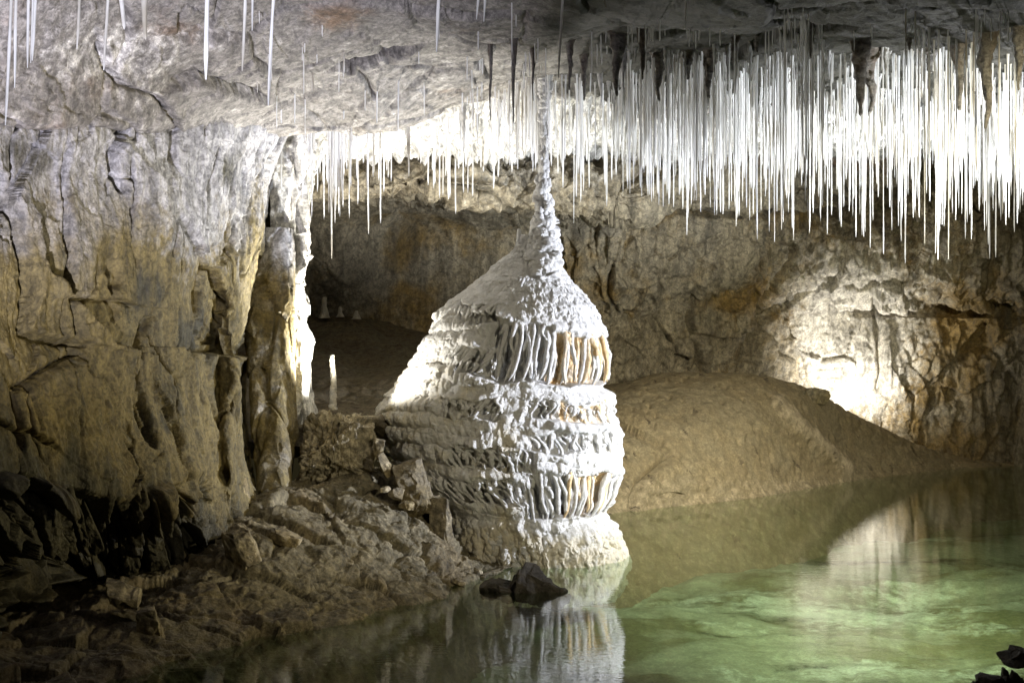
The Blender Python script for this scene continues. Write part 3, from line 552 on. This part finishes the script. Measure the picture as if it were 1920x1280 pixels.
def ang_of(x, row_y):       # front-side angle whose silhouette column is x at this height
    r = int((row_y - 440) * rowf); m = BODY[4][r] < 0; xs_ = BODY[5][r][m]; o_ = np.argsort(xs_); return np.interp(x, xs_[o_], BODY[2][r][m][o_])
for k in range(-6, 8):
    a = -3.6
    while a < .45:
        a += rs.uniform(.045, .10); g = fbm(np.array([[math.cos(a) * 2.2, math.sin(a) * 2.2, k * .8]]), 2, 640)[0]
        yl = Y0 + PER * (k + .72) + wave(np.array([a]), np.array([0.]))[0]
        if yl < 560 or yl > 945 or g < -.12: continue
        xx = np.interp(a, Arow, BODY[5][int((yl - 440) * rowf)])
        if yl < 735 and xx > 930: continue
        if any(x0 < xx < x1 and ta - 4 < yl < ba for x0, x1, ta, tb, ba, bb, sp, sd in bands if x1 > 1140 or sd == 551) and rs.random() < .85: continue
        r_ = rs.uniform(2.4, 6.4); strand(a, yl - rs.uniform(4, 9), yl + rs.uniform(5, 17) + 22 * max(g, 0) + (12 if yl > 840 else 0) * rs.random(), r_, r_ * rs.uniform(.3, .6), -.010, .012, 0, .2)
for x0, x1, ta, tb, ba, bb, sp, sd in bands:
    x = x0 + 2
    while x < x1 - 2:
        u = (x - x0) / (x1 - x0); yt = ta + (tb - ta) * u; yb = ba + (bb - ba) * u; a = ang_of(x, (yt + yb) / 2)
        if fbm(np.array([[x * .03, sd * .7, 0]]), 2, 644)[0] > .22: x += sp * .7; continue
        long_ = rs.random() < (.8 if yb - yt > 60 else .5); r_ = rs.uniform(2.6, 5.4) if long_ else rs.uniform(3.5, 6.5)
        strand(a, yt - rs.uniform(2, 9), yb + rs.uniform(-14, 7) if long_ else yt + (yb - yt) * rs.uniform(.25, .7), r_ * 1.25, r_ * rs.uniform(.55, .95), rs.uniform(-.045, -.008), .03, .95 * (sd in (551, 557, 554)) * (1040 < x < 1138) * rs.random(), .15)
        x += rs.uniform(.35, .95) * sp * (.85 if long_ else .6) * max(.35, abs(math.sin(a)))
for k in range(300):         # knobbly runs down the base
    a = rs.uniform(-3.5, .4); y_ = rs.uniform(968, 1050); r_ = rs.uniform(4, 9) * (.7 if y_ > 1010 else 1); strand(a, y_, y_ + rs.uniform(12, 46), r_, r_ * .7, -.012, .02, .05, .3)
for k in range(260):         # small nubs on the right shoulder
    a = rs.uniform(-1.75, .3); y_ = 515 + 80 * rs.random() ** .8; r_ = rs.uniform(2.5, 5.0); strand(a, y_, y_ + rs.uniform(7, 15), r_, r_ * .6, -.006, .01, 0, .3)
o = mesh_raw('drip_fringe', np.concatenate(SV), np.concatenate(SF), M_calc, np.concatenate(SM)); child(o)
ys = [95, 125, 180, 235, 300, 350, 400, 440, 470, 500, 530]
Ls = [990, 1002, 1010, 1014, 1015, 1012, 1008, 1002, 996, 994, 1004]
Rs = [1045, 1036, 1029, 1025, 1024, 1025, 1033, 1038, 1042, 1042, 1030]
dc = 12.08
P, A, ca, sa, BX, BY = shell(ys, Ls, Rs, 95, 530, 620, 150, 1.0)
w3 = fbm(P * 9, 3, 590)
v1c, _, vrc, _ = voronoi(np.stack([ca * 1.2 + w3, sa * 1.2, P[..., 2] * 14 + .5 * w3], -1), 563); v1, _, vr, _ = voronoi(P * np.array([30, 30, 24]), 564)
low = .35 + .65 * sst(260, 440, BY)
dsp = (.010 + .030 * low) * np.sqrt(np.clip(1 - (v1c / .85) ** 2, 0, 1)) * (1 + .7 * vrc[..., 0]) + (.004 + .012 * low) * np.sqrt(np.clip(1 - (v1 / .8) ** 2, 0, 1)) + .012 * w3
P2 = P + np.stack([ca, sa, 0 * ca], -1) * dsp[..., None] - np.array([0, .0, 0])
P2[..., 1] -= .16 * sst(440, 520, BY)
P2[..., 0] += .012 * fbm(np.stack([0 * BY, 0 * BY, P[..., 2] * 2], -1), 3, 591)
child(mesh_grid('spire', P2, M_calc, np.stack([0 * BY + .05 + .2 * w3, .1 + .5 * w3, 0 * BY], -1), wrap=True))
dc = 12.15

# ------------------------------------------------------------------ rocks
def sphere_pts(n=40):
    V = []; idx = {}
    Fc = []
    for ax in range(3):
        for sg in (-1, 1):
            base = len(V)
            a = np.linspace(-1, 1, n); U, W_ = np.meshgrid(a, a); p = np.zeros((n, n, 3)); p[..., ax] = sg; p[..., (ax + 1) % 3] = U; p[..., (ax + 2) % 3] = W_
            V.append(p.reshape(-1, 3))
            i = np.arange(n * n).reshape(n, n) + sum(len(v) for v in V[:-1]); q = np.stack([i[:-1, :-1], i[:-1, 1:], i[1:, 1:], i[1:, :-1]], -1).reshape(-1, 4)
            Fc.append(q if sg > 0 else q[:, ::-1])
    V = np.concatenate(V); Fc = np.concatenate(Fc)
    key = np.round(V * 1e5).astype(np.int64); _, first, inv = np.unique(key, axis=0, return_index=True, return_inverse=True)
    return V[first], inv.reshape(-1)[Fc]
SPV, SPF = sphere_pts(44); SPV2, SPF2 = sphere_pts(120)
def rock(name, loc, dims, rot, seed, mat, mask=(.3, .2, .2), planes=9, detail=1.0, boxy=.5):
    rng = np.random.default_rng(seed); big = name == 'rock_outcrop'; c, fcs = (SPV2, SPF2) if big else (SPV, SPF); s = c / np.linalg.norm(c, axis=1, keepdims=True)
    p = s * (1 - boxy) + c * boxy * .8
    for k in range(planes):
        nrm = rng.normal(size=3); nrm /= np.linalg.norm(nrm); o = rng.uniform(.5, .82); t = p @ nrm - o
        p = p - np.outer(np.clip(t, 0, None), nrm)
    p = p * np.array(dims) / 2
    fa, ea = facets(p * 5 + seed, seed + 1); ln = max(dims)
    fb, eb = facets(p * 13 + seed, seed + 3)
    p = p + s * (detail * (.08 * min(dims) * fa + .05 * min(dims) * fb + .06 * min(dims) * fbm(p * 9 + seed, 5, seed)))[:, None]
    if big:      # steep thin layers with ragged ends
        q = np.stack([p[:, 0] * 11 + p[:, 2] * 3, p[:, 1] * 8, p[:, 2] * 3.2 - p[:, 0] * 1.5], -1)
        g1, e1 = facets(q, 77); g2, e2 = facets(q * 2.3, 78)
        p = p + s * (0.018 * g1 + .012 * g2 - .02 * np.exp(-(e1 / .08) ** 2) + .03 * fbm(p * np.array([6, 6, 3]), 3, 79))[:, None]
    n = fbm(p * 3 + seed, 3, seed + 9)
    mk = np.stack([mask[0] + .4 * n, mask[1] + .3 * n, mask[2] + 0 * n], -1)
    o = mesh_raw(name, p, fcs, mat, mk); o.location = loc; o.rotation_euler = [math.radians(a) for a in rot]
    return o
def slab(name, pts_l, pts_r, d, thick, seed, mat, mask, amp=.03, nu=160, nv=420, shift=0.0):
    # an upright prism with rounded section; pts_l / pts_r: silhouettes as (px, py)
    a = np.array(pts_l, float); b = np.array(pts_r, float); y0, y1 = a[0, 1], a[-1, 1]
    yy = np.linspace(y0, y1, nv); l = np.interp(yy, a[:, 1], a[:, 0]); r = np.interp(yy, b[:, 1], b[:, 0])
    t = np.linspace(-np.pi, np.pi, nu, endpoint=False); c = np.cos(t); s = np.sin(t)
    c = np.sign(c) * np.abs(c) ** .55; s = np.sign(s) * np.abs(s) ** .55
    PX = (l + r)[:, None] / 2 + (r - l)[:, None] / 2 * c[None]
    dd = d + shift * (yy - y0)[:, None] / (y1 - y0)
    P = np.stack([(PX - 960) / F * dd, dd + thick / 2 * s[None] + 0 * PX, H - (yy[:, None] - 600) / F * dd + 0 * PX], -1)
    nn = np.stack([c, s, 0 * c], -1)[None]
    fa, ea = facets(P * np.array([3, 3, .8]), seed); fb, eb = facets(P * np.array([9, 9, 3]), seed + 1)
    ds = amp * (1.4 * fa + .6 * fb + .8 * fbm(P * np.array([10, 10, 2.5]), 4, seed + 2) - 1.0 * np.exp(-(ea / .05) ** 2))
    P = P + nn * ds[..., None]; px, py = proj(P); n = fbm(P * np.array([3, 3, 1]), 3, seed + 4)
    tp = (1 - sst(400, 560, py)) * (mask[0] > .5)  # tan pillar only: its lit top painted in as a paler colour
    mk = np.stack([mask[0] + .4 * n - .7 * tp, mask[1] + .3 * n + .5 * tp, mask[2] + .2 * n], -1)
    return mesh_grid(name, P, mat, mk, wrap=True)
tag(slab('rock_pillar', [(476, 430), (472, 490), (466, 540), (462, 600), (470, 700), (478, 800), (490, 900), (500, 948)], [(556, 430), (556, 475), (552, 525), (550, 565), (549, 610), (549, 700), (547, 800), (543, 900), (536, 948)], 12.3, .55, 601, M_wall, (.75, .3, .1), .03, shift=-.95),
    'tall narrow tan rock pillar standing beside the dark fissure at the right end of the left wall', 'rock pillar')
tag(slab('rock_pillar', [(480, 215), (500, 260), (503, 350), (508, 430), (530, 500), (545, 560), (540, 640), (538, 700), (536, 790)], [(640, 215), (604, 265), (582, 330), (583, 400), (588, 480), (568, 530), (570, 590), (580, 650), (583, 700), (592, 790)], 12.5, .6, 611, M_ceil, (.0, .9, .0), .075),
    'ragged brightly lit whitish rock pillar at the mouth of the dark recess', 'rock pillar')
# stratified rubble stump between the pillars and the column
o = rock('rock_outcrop', wp(628, 862, 11.75), (.66, .7, .86), (4, 6, 10), 21, M_rock, (.3, .8, .0), 7, 1.2, .9)
tag(o, 'squat broken outcrop of layered brown rock between the tall pillar and the column', 'rock outcrop')
RK = [
 ('boulder', wp(712, 800, 11.95), (.27, .3, .22), (0, 10, 0), 31, (.4, .0, .55), 'round dark boulder on the rubble at the left foot of the white column', 8, .3),
 ('rock', wp(712, 845, 11.45), (.11, .12, .22), (5, 8, 10), 32, (.35, .5, 0), 'small upright pale block beside the layered outcrop', 6, .9),
 ('rock', wp(722, 872, 11.3), (.11, .12, .24), (0, -30, 20), 33, (.5, .35, 0), 'small tan slab leaning below the upright pale block', 6, .9),
 ('boulder', wp(775, 915, 11.3), (.30, .34, .52), (0, -14, 8), 34, (.4, .1, .45), 'large dark angular boulder leaning toward the left flank of the column', 6, .85),
 ('boulder', wp(822, 990, 11.28), (.19, .26, .62), (0, -12, 30), 35, (.3, .25, .2), 'tall grey wedge of rock against the lower left edge of the column', 6, .85),
 ('rock', wp(762, 946, 11.0), (.13, .12, .09), (0, 10, 30), 36, (.6, .3, 0), 'small tan stone below the large dark boulder', 7, .6),
 ('rock', wp(722, 918, 11.1), (.10, .10, .06), (0, -10, 10), 37, (.3, .6, 0), 'small pale flat stone lying in the dark gap left of the boulder', 7, .6),
 ('rock', wp(745, 925, 11.15), (.14, .12, .10), (0, 20, 60), 38, (.4, .1, .3), 'small dark stone tucked in the gap beside the large dark boulder', 7, .6),
 ('rock', wp(530, 1004, 10.2), (.34, .3, .12), (0, 24, 0), 39, (.4, .2, .1), 'flat overhanging slab sticking out of the mud slope', 7, .8),
 ('boulder', wp(455, 1045, 9.75), (.24, .26, .50), (0, -14, 10), 40, (.3, .35, .05), 'smooth upright oblong rock embedded in the mud slope', 4, .55),
 ('rock', wp(458, 930, 10.7), (.10, .14, .34), (0, -12, 10), 41, (.6, .2, .1), 'thin upright shard at the foot of the dark fissure', 6, .9),
 ('rock', wp(700, 1130, 10.0), (.20, .16, .07), (0, 4, 10), 42, (.4, .1, .2), 'flat rock half buried in mud just above the waterline', 7, .8),
 ('rock', wp(870, 1078, 11.0), (.12, .1, .09), (0, 0, 20), 43, (.4, .5, 0), 'round pale pebble at the water edge by the column base', 4, .2),
 ('rock', wp(893, 1072, 11.15), (.10, .1, .08), (0, 0, 70), 44, (.3, .7, 0), 'small whitish pebble touching the lower left corner of the column', 4, .2),
 ('rock', wp(860, 1092, 10.75), (.13, .12, .06), (0, 18, 0), 45, (.5, .3, .1), 'flat brown stone at the tip of the mud bank', 6, .8),
 ('boulder', wp(1530, 742, 17.75), (.34, .3, .22), (0, 8, 20), 46, (.4, .1, .3), 'angular boulder sitting on the crest of the sand bank', 7, .7),
 ('rock', wp(1500, 738, 17.7), (.22, .2, .10), (0, 14, 20), 47, (.4, .0, .5), 'low dark flat stone on the crest of the sand bank', 7, .7),
 ('rock', wp(230, 1110, 8.7), (.26, .3, .16), (10, 6, 10), 48, (.1, .35, .2), 'grey curved slab lying in the dark hollow under the left wall', 6, .8),
 ('rock', wp(285, 1180, 8.6), (.16, .2, .34), (0, -10, 0), 49, (.4, .3, .1), 'upright muddy stone at the waterline near the lower left', 5, .6),
 ('rock', wp(570, 938, 11.2), (.12, .14, .20), (10, 20, 0), 50, (.4, .4, 0), 'pointed grey stone at the foot of the layered outcrop', 7, .8)]
for nm, loc, dims, rot, seed, mk, lb, pl, bx in RK:
    tag(rock(nm, loc, dims, rot, seed, M_rock, mk, pl, 1, bx), lb, 'boulder' if nm == 'boulder' else 'stone')
# island rock in the pool: a peaked ridge of three lumps
ir = tag(bpy.data.objects.new('island_rock', None), 'dark peaked rock breaking the water in front of the column', 'rock'); COL.objects.link(ir); ir.location = wp(985, 1105, 10.55)
for nm, l, dm, rt_, sd in [('peak', (0.01, 0, .06), (.24, .30, .34), (0, 20, 10), 61), ('ridge', (-.20, 0, -.01), (.32, .26, .20), (0, 6, 0), 62), ('ridge', (.16, .0, -.03), (.52, .22, .22), (0, 25, 0), 63)]:
    o = rock(nm, l, dm, rt_, sd, M_rock, (.4, .0, .8), 7, 1.5, .7); o.parent = ir
cr_ = [((1898, 1262), (.28, .3, .13), 71), ((1862, 1288), (.26, .24, .12), 72), ((1905, 1232), (.17, .2, .08), 73), ((1925, 1295), (.3, .3, .16), 74), ((1840, 1278), (.12, .14, .07), 75), ((1915, 1224), (.14, .14, .06), 76)]
lbl = ['dark ragged slab in the middle of the rock pile in the bottom right corner', 'dark wet rock along the bottom edge of the corner rock pile', 'upper dark slab of the rock pile in the bottom right corner', 'lowest large dark rock in the bottom right corner', 'small dark rock at the left end of the corner rock pile', 'topmost dark slab of the corner rock pile']
for (a, b), dm, sd in cr_:
    lc = wp(a, b, 7.3)
    if sd in (71, 72, 74, 75): dm = (dm[0], dm[1], .52); lc.z -= .19
    tag(rock('rock', lc, dm, (0, -12, 20 * sd), sd, M_rock, (.0, .0, 1.0), 7, 1.8, .6), lbl[sd - 71], 'stone')

# ------------------------------------------------------------------ stalagmites
def spike(name, base, h, r0, r1, seed, mat, mask, lump=.12, n=24, m=70, up=1, bend=.05, point=1.0):
    z = np.linspace(0, 1, m); a = np.linspace(0, 2 * np.pi, n, endpoint=False); A, Z = np.meshgrid(a, z)
    R = (r0 + (r1 - r0) * Z ** point)
    R = R * (1 + lump * fbm(np.stack([np.cos(A) + seed, np.sin(A), Z * h / max(r0, .01) * .8], -1), 3, seed) * 2)
    R[-1] *= .1
    bx = bend * h * perlin(np.stack([z * 2, z * 0 + seed * 1.7, z * 0], -1), seed)[:, None]
    P = np.stack([R * np.cos(A) + bx, R * np.sin(A), up * Z * h + 0 * A], -1)
    mk = np.ones(P.shape) * np.array(mask)
    o = mesh_grid(name, P, mat, mk, wrap=True); o.location = base; return o
tag(spike('stalagmite', wp(624, 768, 12.9), .50, .034, .02, 81, M_calc, (.2, .6, .1), .5), 'slender pale stalagmite standing alone in front of the dark recess', 'stalagmite')
for k, (x, y, hh, r, lb) in enumerate([(608, 590, .25, .05, 'stubby stalagmite at the far left back of the recess'), (638, 588, .12, .035, 'short pale stalagmite in the back of the recess, second from the left'), (668, 592, .10, .04, 'tiny pale stalagmite farthest right in the back of the recess')]):
    tag(spike('stalagmite', wp(x, y + 6, 16.9), hh, r * 1.5, r * .4, 83 + k, M_calc, (.3, .7, .1), .5, point=.5), lb, 'stalagmite')
o = spike('knob', wp(974, 488, 12.2), .27, .085, .012, 88, M_calc, (.05, .3, 0), .3, point=.6); o.parent = col; o.matrix_parent_inverse = col.matrix_basis.inverted()

# ------------------------------------------------------------------ soda straws and stalactites
rng = random.Random(7)
def straw_mesh(seed, bulb=0.0, n=7, m=14):      # unit length, unit radius, hangs down from z = 0
    r = random.Random(seed); V = []; Fc = []
    ox = oy = 0; 
    for i in range(m + 1):
        t = i / m; rad = (1.25 - .35 * t) * (1 + .1 * r.uniform(-1, 1)) * (1.0 if i < m else .35)
        if t < .12: rad *= 1 + 1.8 * (1 - t / .12)
        if bulb and .55 < t < .62: rad *= 1.5
        ox += r.uniform(-.22, .22); oy += r.uniform(-.22, .22)
        for k in range(n):
            a = 2 * math.pi * k / n; V.append((ox + rad * math.cos(a), oy + rad * math.sin(a), -t))
    for i in range(m):
        for k in range(n): a = i * n + k; b = i * n + (k + 1) % n; Fc.append((a, a + n, b + n, b))
    Fc.append(tuple(range(m * n, m * n + n)))
    return V, Fc
VAR = [straw_mesh(s, s % 3 == 0) for s in range(8)]
meshes = []
for s, (V, Fc) in enumerate(VAR):
    me = bpy.data.meshes.new('soda_straw'); me.from_pydata(V, [], Fc); me.polygons.foreach_set('use_smooth', [True] * len(me.polygons)); me.materials.append(M_straw); meshes.append(me)
def straw(loc, ln, rad, v, tilt=(0, 0)):
    o = bpy.data.objects.new('soda_straw', meshes[v % 8]); COL.objects.link(o); o.location = loc; o.scale = (rad, rad, ln); o.rotation_euler = (tilt[0], tilt[1], rng.uniform(0, 6)) if not tilt[1] else (0, tilt[1], 0); return o
# nearest straws: top x, bottom x, bottom y, width px, distance
near = [(18, 8, 235, 6, 6.0, 'far left leaning bright soda straw, the longest one at the left edge'), (31, 28, 165, 6, 5.9, 'bright straight soda straw second from the left edge'),
 (53, 50, 128, 5, 6.1, 'bright straw forming the left one of a tight trio near the left edge'), (60, 56, 118, 4, 6.2, 'thin bright straw in the middle of a tight trio near the left edge'), (68, 62, 114, 5, 6.2, 'bright straw on the right of a tight trio near the left edge'),
 (148, 143, 93, 6, 5.9, 'bright straw hanging alone between the left trio and the leaning straw'), (203, 194, 132, 6, 5.8, 'leaning bright straw left of the two thick short ones'),
 (391, 389, 150, 9, 5.4, 'thickest bright straw, with a swollen joint near its tip'), (457, 452, 133, 6, 5.7, 'bright straw just right of the thickest one'), (474, 473, 58, 5, 6.1, 'short bright straw with a bulb at its tip'),
 (512, 501, 198, 6, 5.8, 'long leaning bright straw ending left of the rock lip'), (820, 816, 97, 7, 5.6, 'bright straw hanging alone near the top centre'), (898, 895, 37, 5, 6.2, 'left one of a short close pair at the top centre'),
 (908, 906, 41, 5, 6.2, 'right one of a short close pair at the top centre'), (1056, 1047, 146, 5, 6.2, 'long greyish straw hanging in front of the spire top'), (1134, 1137, 15, 5, 6.3, 'very short straw tip at the top edge right of the spire'),
 (1285, 1283, 55, 4, 6.6, 'short white straw at the top edge over the dark roof')]
for k, (xt, xb, yb, wd, d, lb) in enumerate(near):
    tip = wp(xb, yb, d); z = roof_z(tip.x, d) + .1; ln = z - tip.z; dx = (xt - xb) / F * d / ((yb) / F * d) * ln
    tag(straw((tip.x + dx, d, z), math.hypot(ln, dx), wd / 2 / F * d, k, (0, math.atan2(dx, ln))), lb, 'soda straw', 'bright soda straws nearest the viewer')
for k, (xx, yb, d, lb) in enumerate([(233, 56, 5.9, 'thick tapering white stalactite, left one of a short pair at the top'), (271, 75, 5.8, 'thick tapering white stalactite, right one of a short pair at the top')]):
    tip = wp(xx, yb, d); z = roof_z(tip.x, d) + .05; ln = z - tip.z
    tag(spike('stalactite', (tip.x, d, z), ln, .06, .007, 90 + k, M_straw, (0, .5, 0), .1, up=-1, point=.55), lb, 'stalactite')
# the fringe of straws
def tipy(px):      # typical and longest tips along the picture
    xs = [500, 560, 640, 700, 850, 950, 1010, 1080, 1180, 1250, 1350, 1450, 1600, 1700, 1800, 1950]
    a = [300, 320, 340, 310, 290, 270, 280, 270, 265, 300, 300, 300, 290, 300, 310, 330]
    b = [360, 400, 430, 370, 380, 320, 340, 390, 370, 400, 420, 465, 450, 500, 500, 470]
    return np.interp(px, xs, a), np.interp(px, xs, b)
L = []
def addstraws(n, x0, x1, d0, d1, wmin, wmax, short=False, plong=.18):
    # straws cluster on ribs of the roof
    cl = [(rng.uniform(x0, x1), rng.uniform(d0, d1)) for _ in range(max(3, n // 14))]
    for _ in range(n):
        if rng.random() < .65: c = rng.choice(cl); x = c[0] + rng.gauss(0, 16); d = min(max(c[1] + rng.gauss(0, .5), d0), d1)
        else: x = rng.uniform(x0, x1); d = rng.uniform(d0, d1)
        if x > 2050 or x < 480: continue
        X = (x - 960) / F * d; z = roof_z(X, d); a, b = tipy(x)
        if short: yt = (600 - (z - H) / d * F) + abs(rng.gauss(0, 1)) * 35 + 8
        elif rng.random() < plong: yt = a + (b - a) * rng.random() ** 1.4
        else: yt = a + rng.gauss(-45, 62)
        ztip = H - (yt - 600) / F * d; ln = z + .06 - ztip
        if ln < .12: continue
        wd = rng.uniform(wmin, wmax); L.append((X, d, z + .06, ln, wd / 2 / F * d, x, yt))
addstraws(1450, 1170, 1980, 11.2, 15.5, 1.6, 2.9)
addstraws(90, 1200, 1980, 10.2, 11.6, 1.7, 2.6, plong=.3)
addstraws(330, 700, 1180, 12.3, 14.6, 1.9, 3.3)
addstraws(60, 950, 1090, 11.9, 12.4, 1.8, 3.0)
addstraws(110, 520, 720, 12.0, 13.2, 1.9, 3.2)
addstraws(90, 480, 1180, 9.3, 11.8, 1.6, 2.6, short=True)
addstraws(60, 1180, 1950, 9.2, 10.6, 1.6, 2.6, short=True)
def zone(x, d, yt):
    if d < 11.9 and x < 1180: return ('thin dull straw on the shaded sloping roof left of the straw curtain', 'thin straws on the sloping roof')
    if x < 720: return ('white soda straw hanging above the left mouth of the recess', 'straws above the recess mouth')
    if x < 1000: return ('white soda straw in the fringe left of the spire', 'straws left of the spire')
    if x < 1200: return ('white soda straw in the fringe just right of the spire', 'straws just right of the spire')
    if x < 1450: return ('white soda straw in the left part of the dense bright curtain', 'straws in the left part of the curtain')
    if x < 1700: return ('white soda straw in the middle of the dense bright curtain', 'straws in the middle of the curtain')
    return ('white soda straw in the right part of the dense bright curtain', 'straws in the right part of the curtain')
L.sort(key=lambda s: -(s[3] / s[1] * s[4] / s[1]))
NI = 283
for k, (X, d, z, ln, r, x, yt) in enumerate(L[:NI]):
    a, g = zone(x, d, yt); tag(straw((X, d, z), ln, r, k, (rng.uniform(-.01, .01), 0)), a, 'soda straw', g)
V = []; Fc = []
for k, (X, d, z, ln, r, x, yt) in enumerate(L[NI:]):
    v, f = VAR[k % 8]; b = len(V); V += [(X + q[0] * r, d + q[1] * r, z + q[2] * ln) for q in v]; Fc += [tuple(i + b for i in ff) for ff in f]
tag(mesh_raw('soda_straw_mass', V, Fc, M_straw), 'countless smaller white soda straws filling the curtain under the roof', 'soda straws', kind='stuff')
# stalactites: dark ones on the near roof, shade put into their colour, white ones where the floods reach
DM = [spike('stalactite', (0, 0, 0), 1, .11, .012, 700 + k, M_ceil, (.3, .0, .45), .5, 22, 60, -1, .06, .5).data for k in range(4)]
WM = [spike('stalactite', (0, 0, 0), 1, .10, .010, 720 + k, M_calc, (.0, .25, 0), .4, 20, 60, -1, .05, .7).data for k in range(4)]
for o in [o for o in COL.objects if o.name.startswith('stalactite') and 'label' not in o]: bpy.data.objects.remove(o)
def stal(mesh, x, yb, d, wpx, lb, gp):
    X = (x - 960) / F * d; z = roof_z(X, d) + .05; zt = H - (yb - 600) / F * d; ln = z - zt
    if ln < .08: return
    o = bpy.data.objects.new('stalactite', mesh); COL.objects.link(o); s = wpx * .95 / F * d / .22
    o.location = (X, d, z); o.scale = (s, s, ln); o.rotation_euler = (0, 0, rng.uniform(0, 6)); tag(o, lb, 'stalactite', gp)
for k, (x, y, w_) in enumerate([q_ for n_, q_ in enumerate([(1157, 181, 46), (1178, 120, 40), (1205, 150, 34), (1236, 191, 38), (1266, 211, 42), (1290, 150, 40), (1329, 186, 48), (1352, 235, 40), (1375, 120, 30), (1420, 100, 28), (1455, 130, 24), (1520, 110, 30), (1545, 90, 30), (1580, 130, 34), (1613, 218, 58), (1631, 215, 50),
        (1665, 110, 34), (1705, 95, 30), (1745, 138, 44), (1780, 198, 52), (1801, 208, 44), (1848, 242, 54), (1881, 258, 54), (1910, 170, 40), (1940, 200, 40), (929, 168, 16), (962, 232, 18), (920, 228, 14), (905, 190, 12), (1068, 170, 26), (1095, 190, 26), (1120, 150, 22), (835, 120, 12), (1000, 190, 14)]) if n_ % 3 != 1]):
    stal(DM[k % 4], x, y, rng.uniform(10.2, 11.4), w_, 'dark knobbly stalactite on the shaded near roof' + (' right of the spire' if x > 1100 else ' above and left of the spire'), 'dark stalactites right of the spire' if x > 1100 else 'dark stalactites left of the spire')
for k in range(130):
    x = rng.uniform(700, 1960) if k < 100 else rng.uniform(1020, 1230); d = rng.uniform(12.4, 14.5); a, b = tipy(x)
    stal(WM[k % 4], x, a - 25 + rng.gauss(0, 22), d, rng.uniform(10, 24), 'white knobbly stalactite among the straws ' + ('left of the spire' if x < 1000 else 'right of the spire'), 'white stalactites left of the spire' if x < 1000 else 'white stalactites right of the spire')

for k in range(110):
    x = rng.uniform(1120, 1970); d = rng.uniform(10.9, 12.8); X = (x - 960) / F * d; yr = 600 - (roof_z(X, d) - H) / d * F
    stal(WM[k % 4], x, yr + 25 + 70 * rng.random() ** 2, d, rng.uniform(8, 20), 'short crusted stalactite at the roots of the straw curtain', 'crusted stalactites at the roots of the curtain')
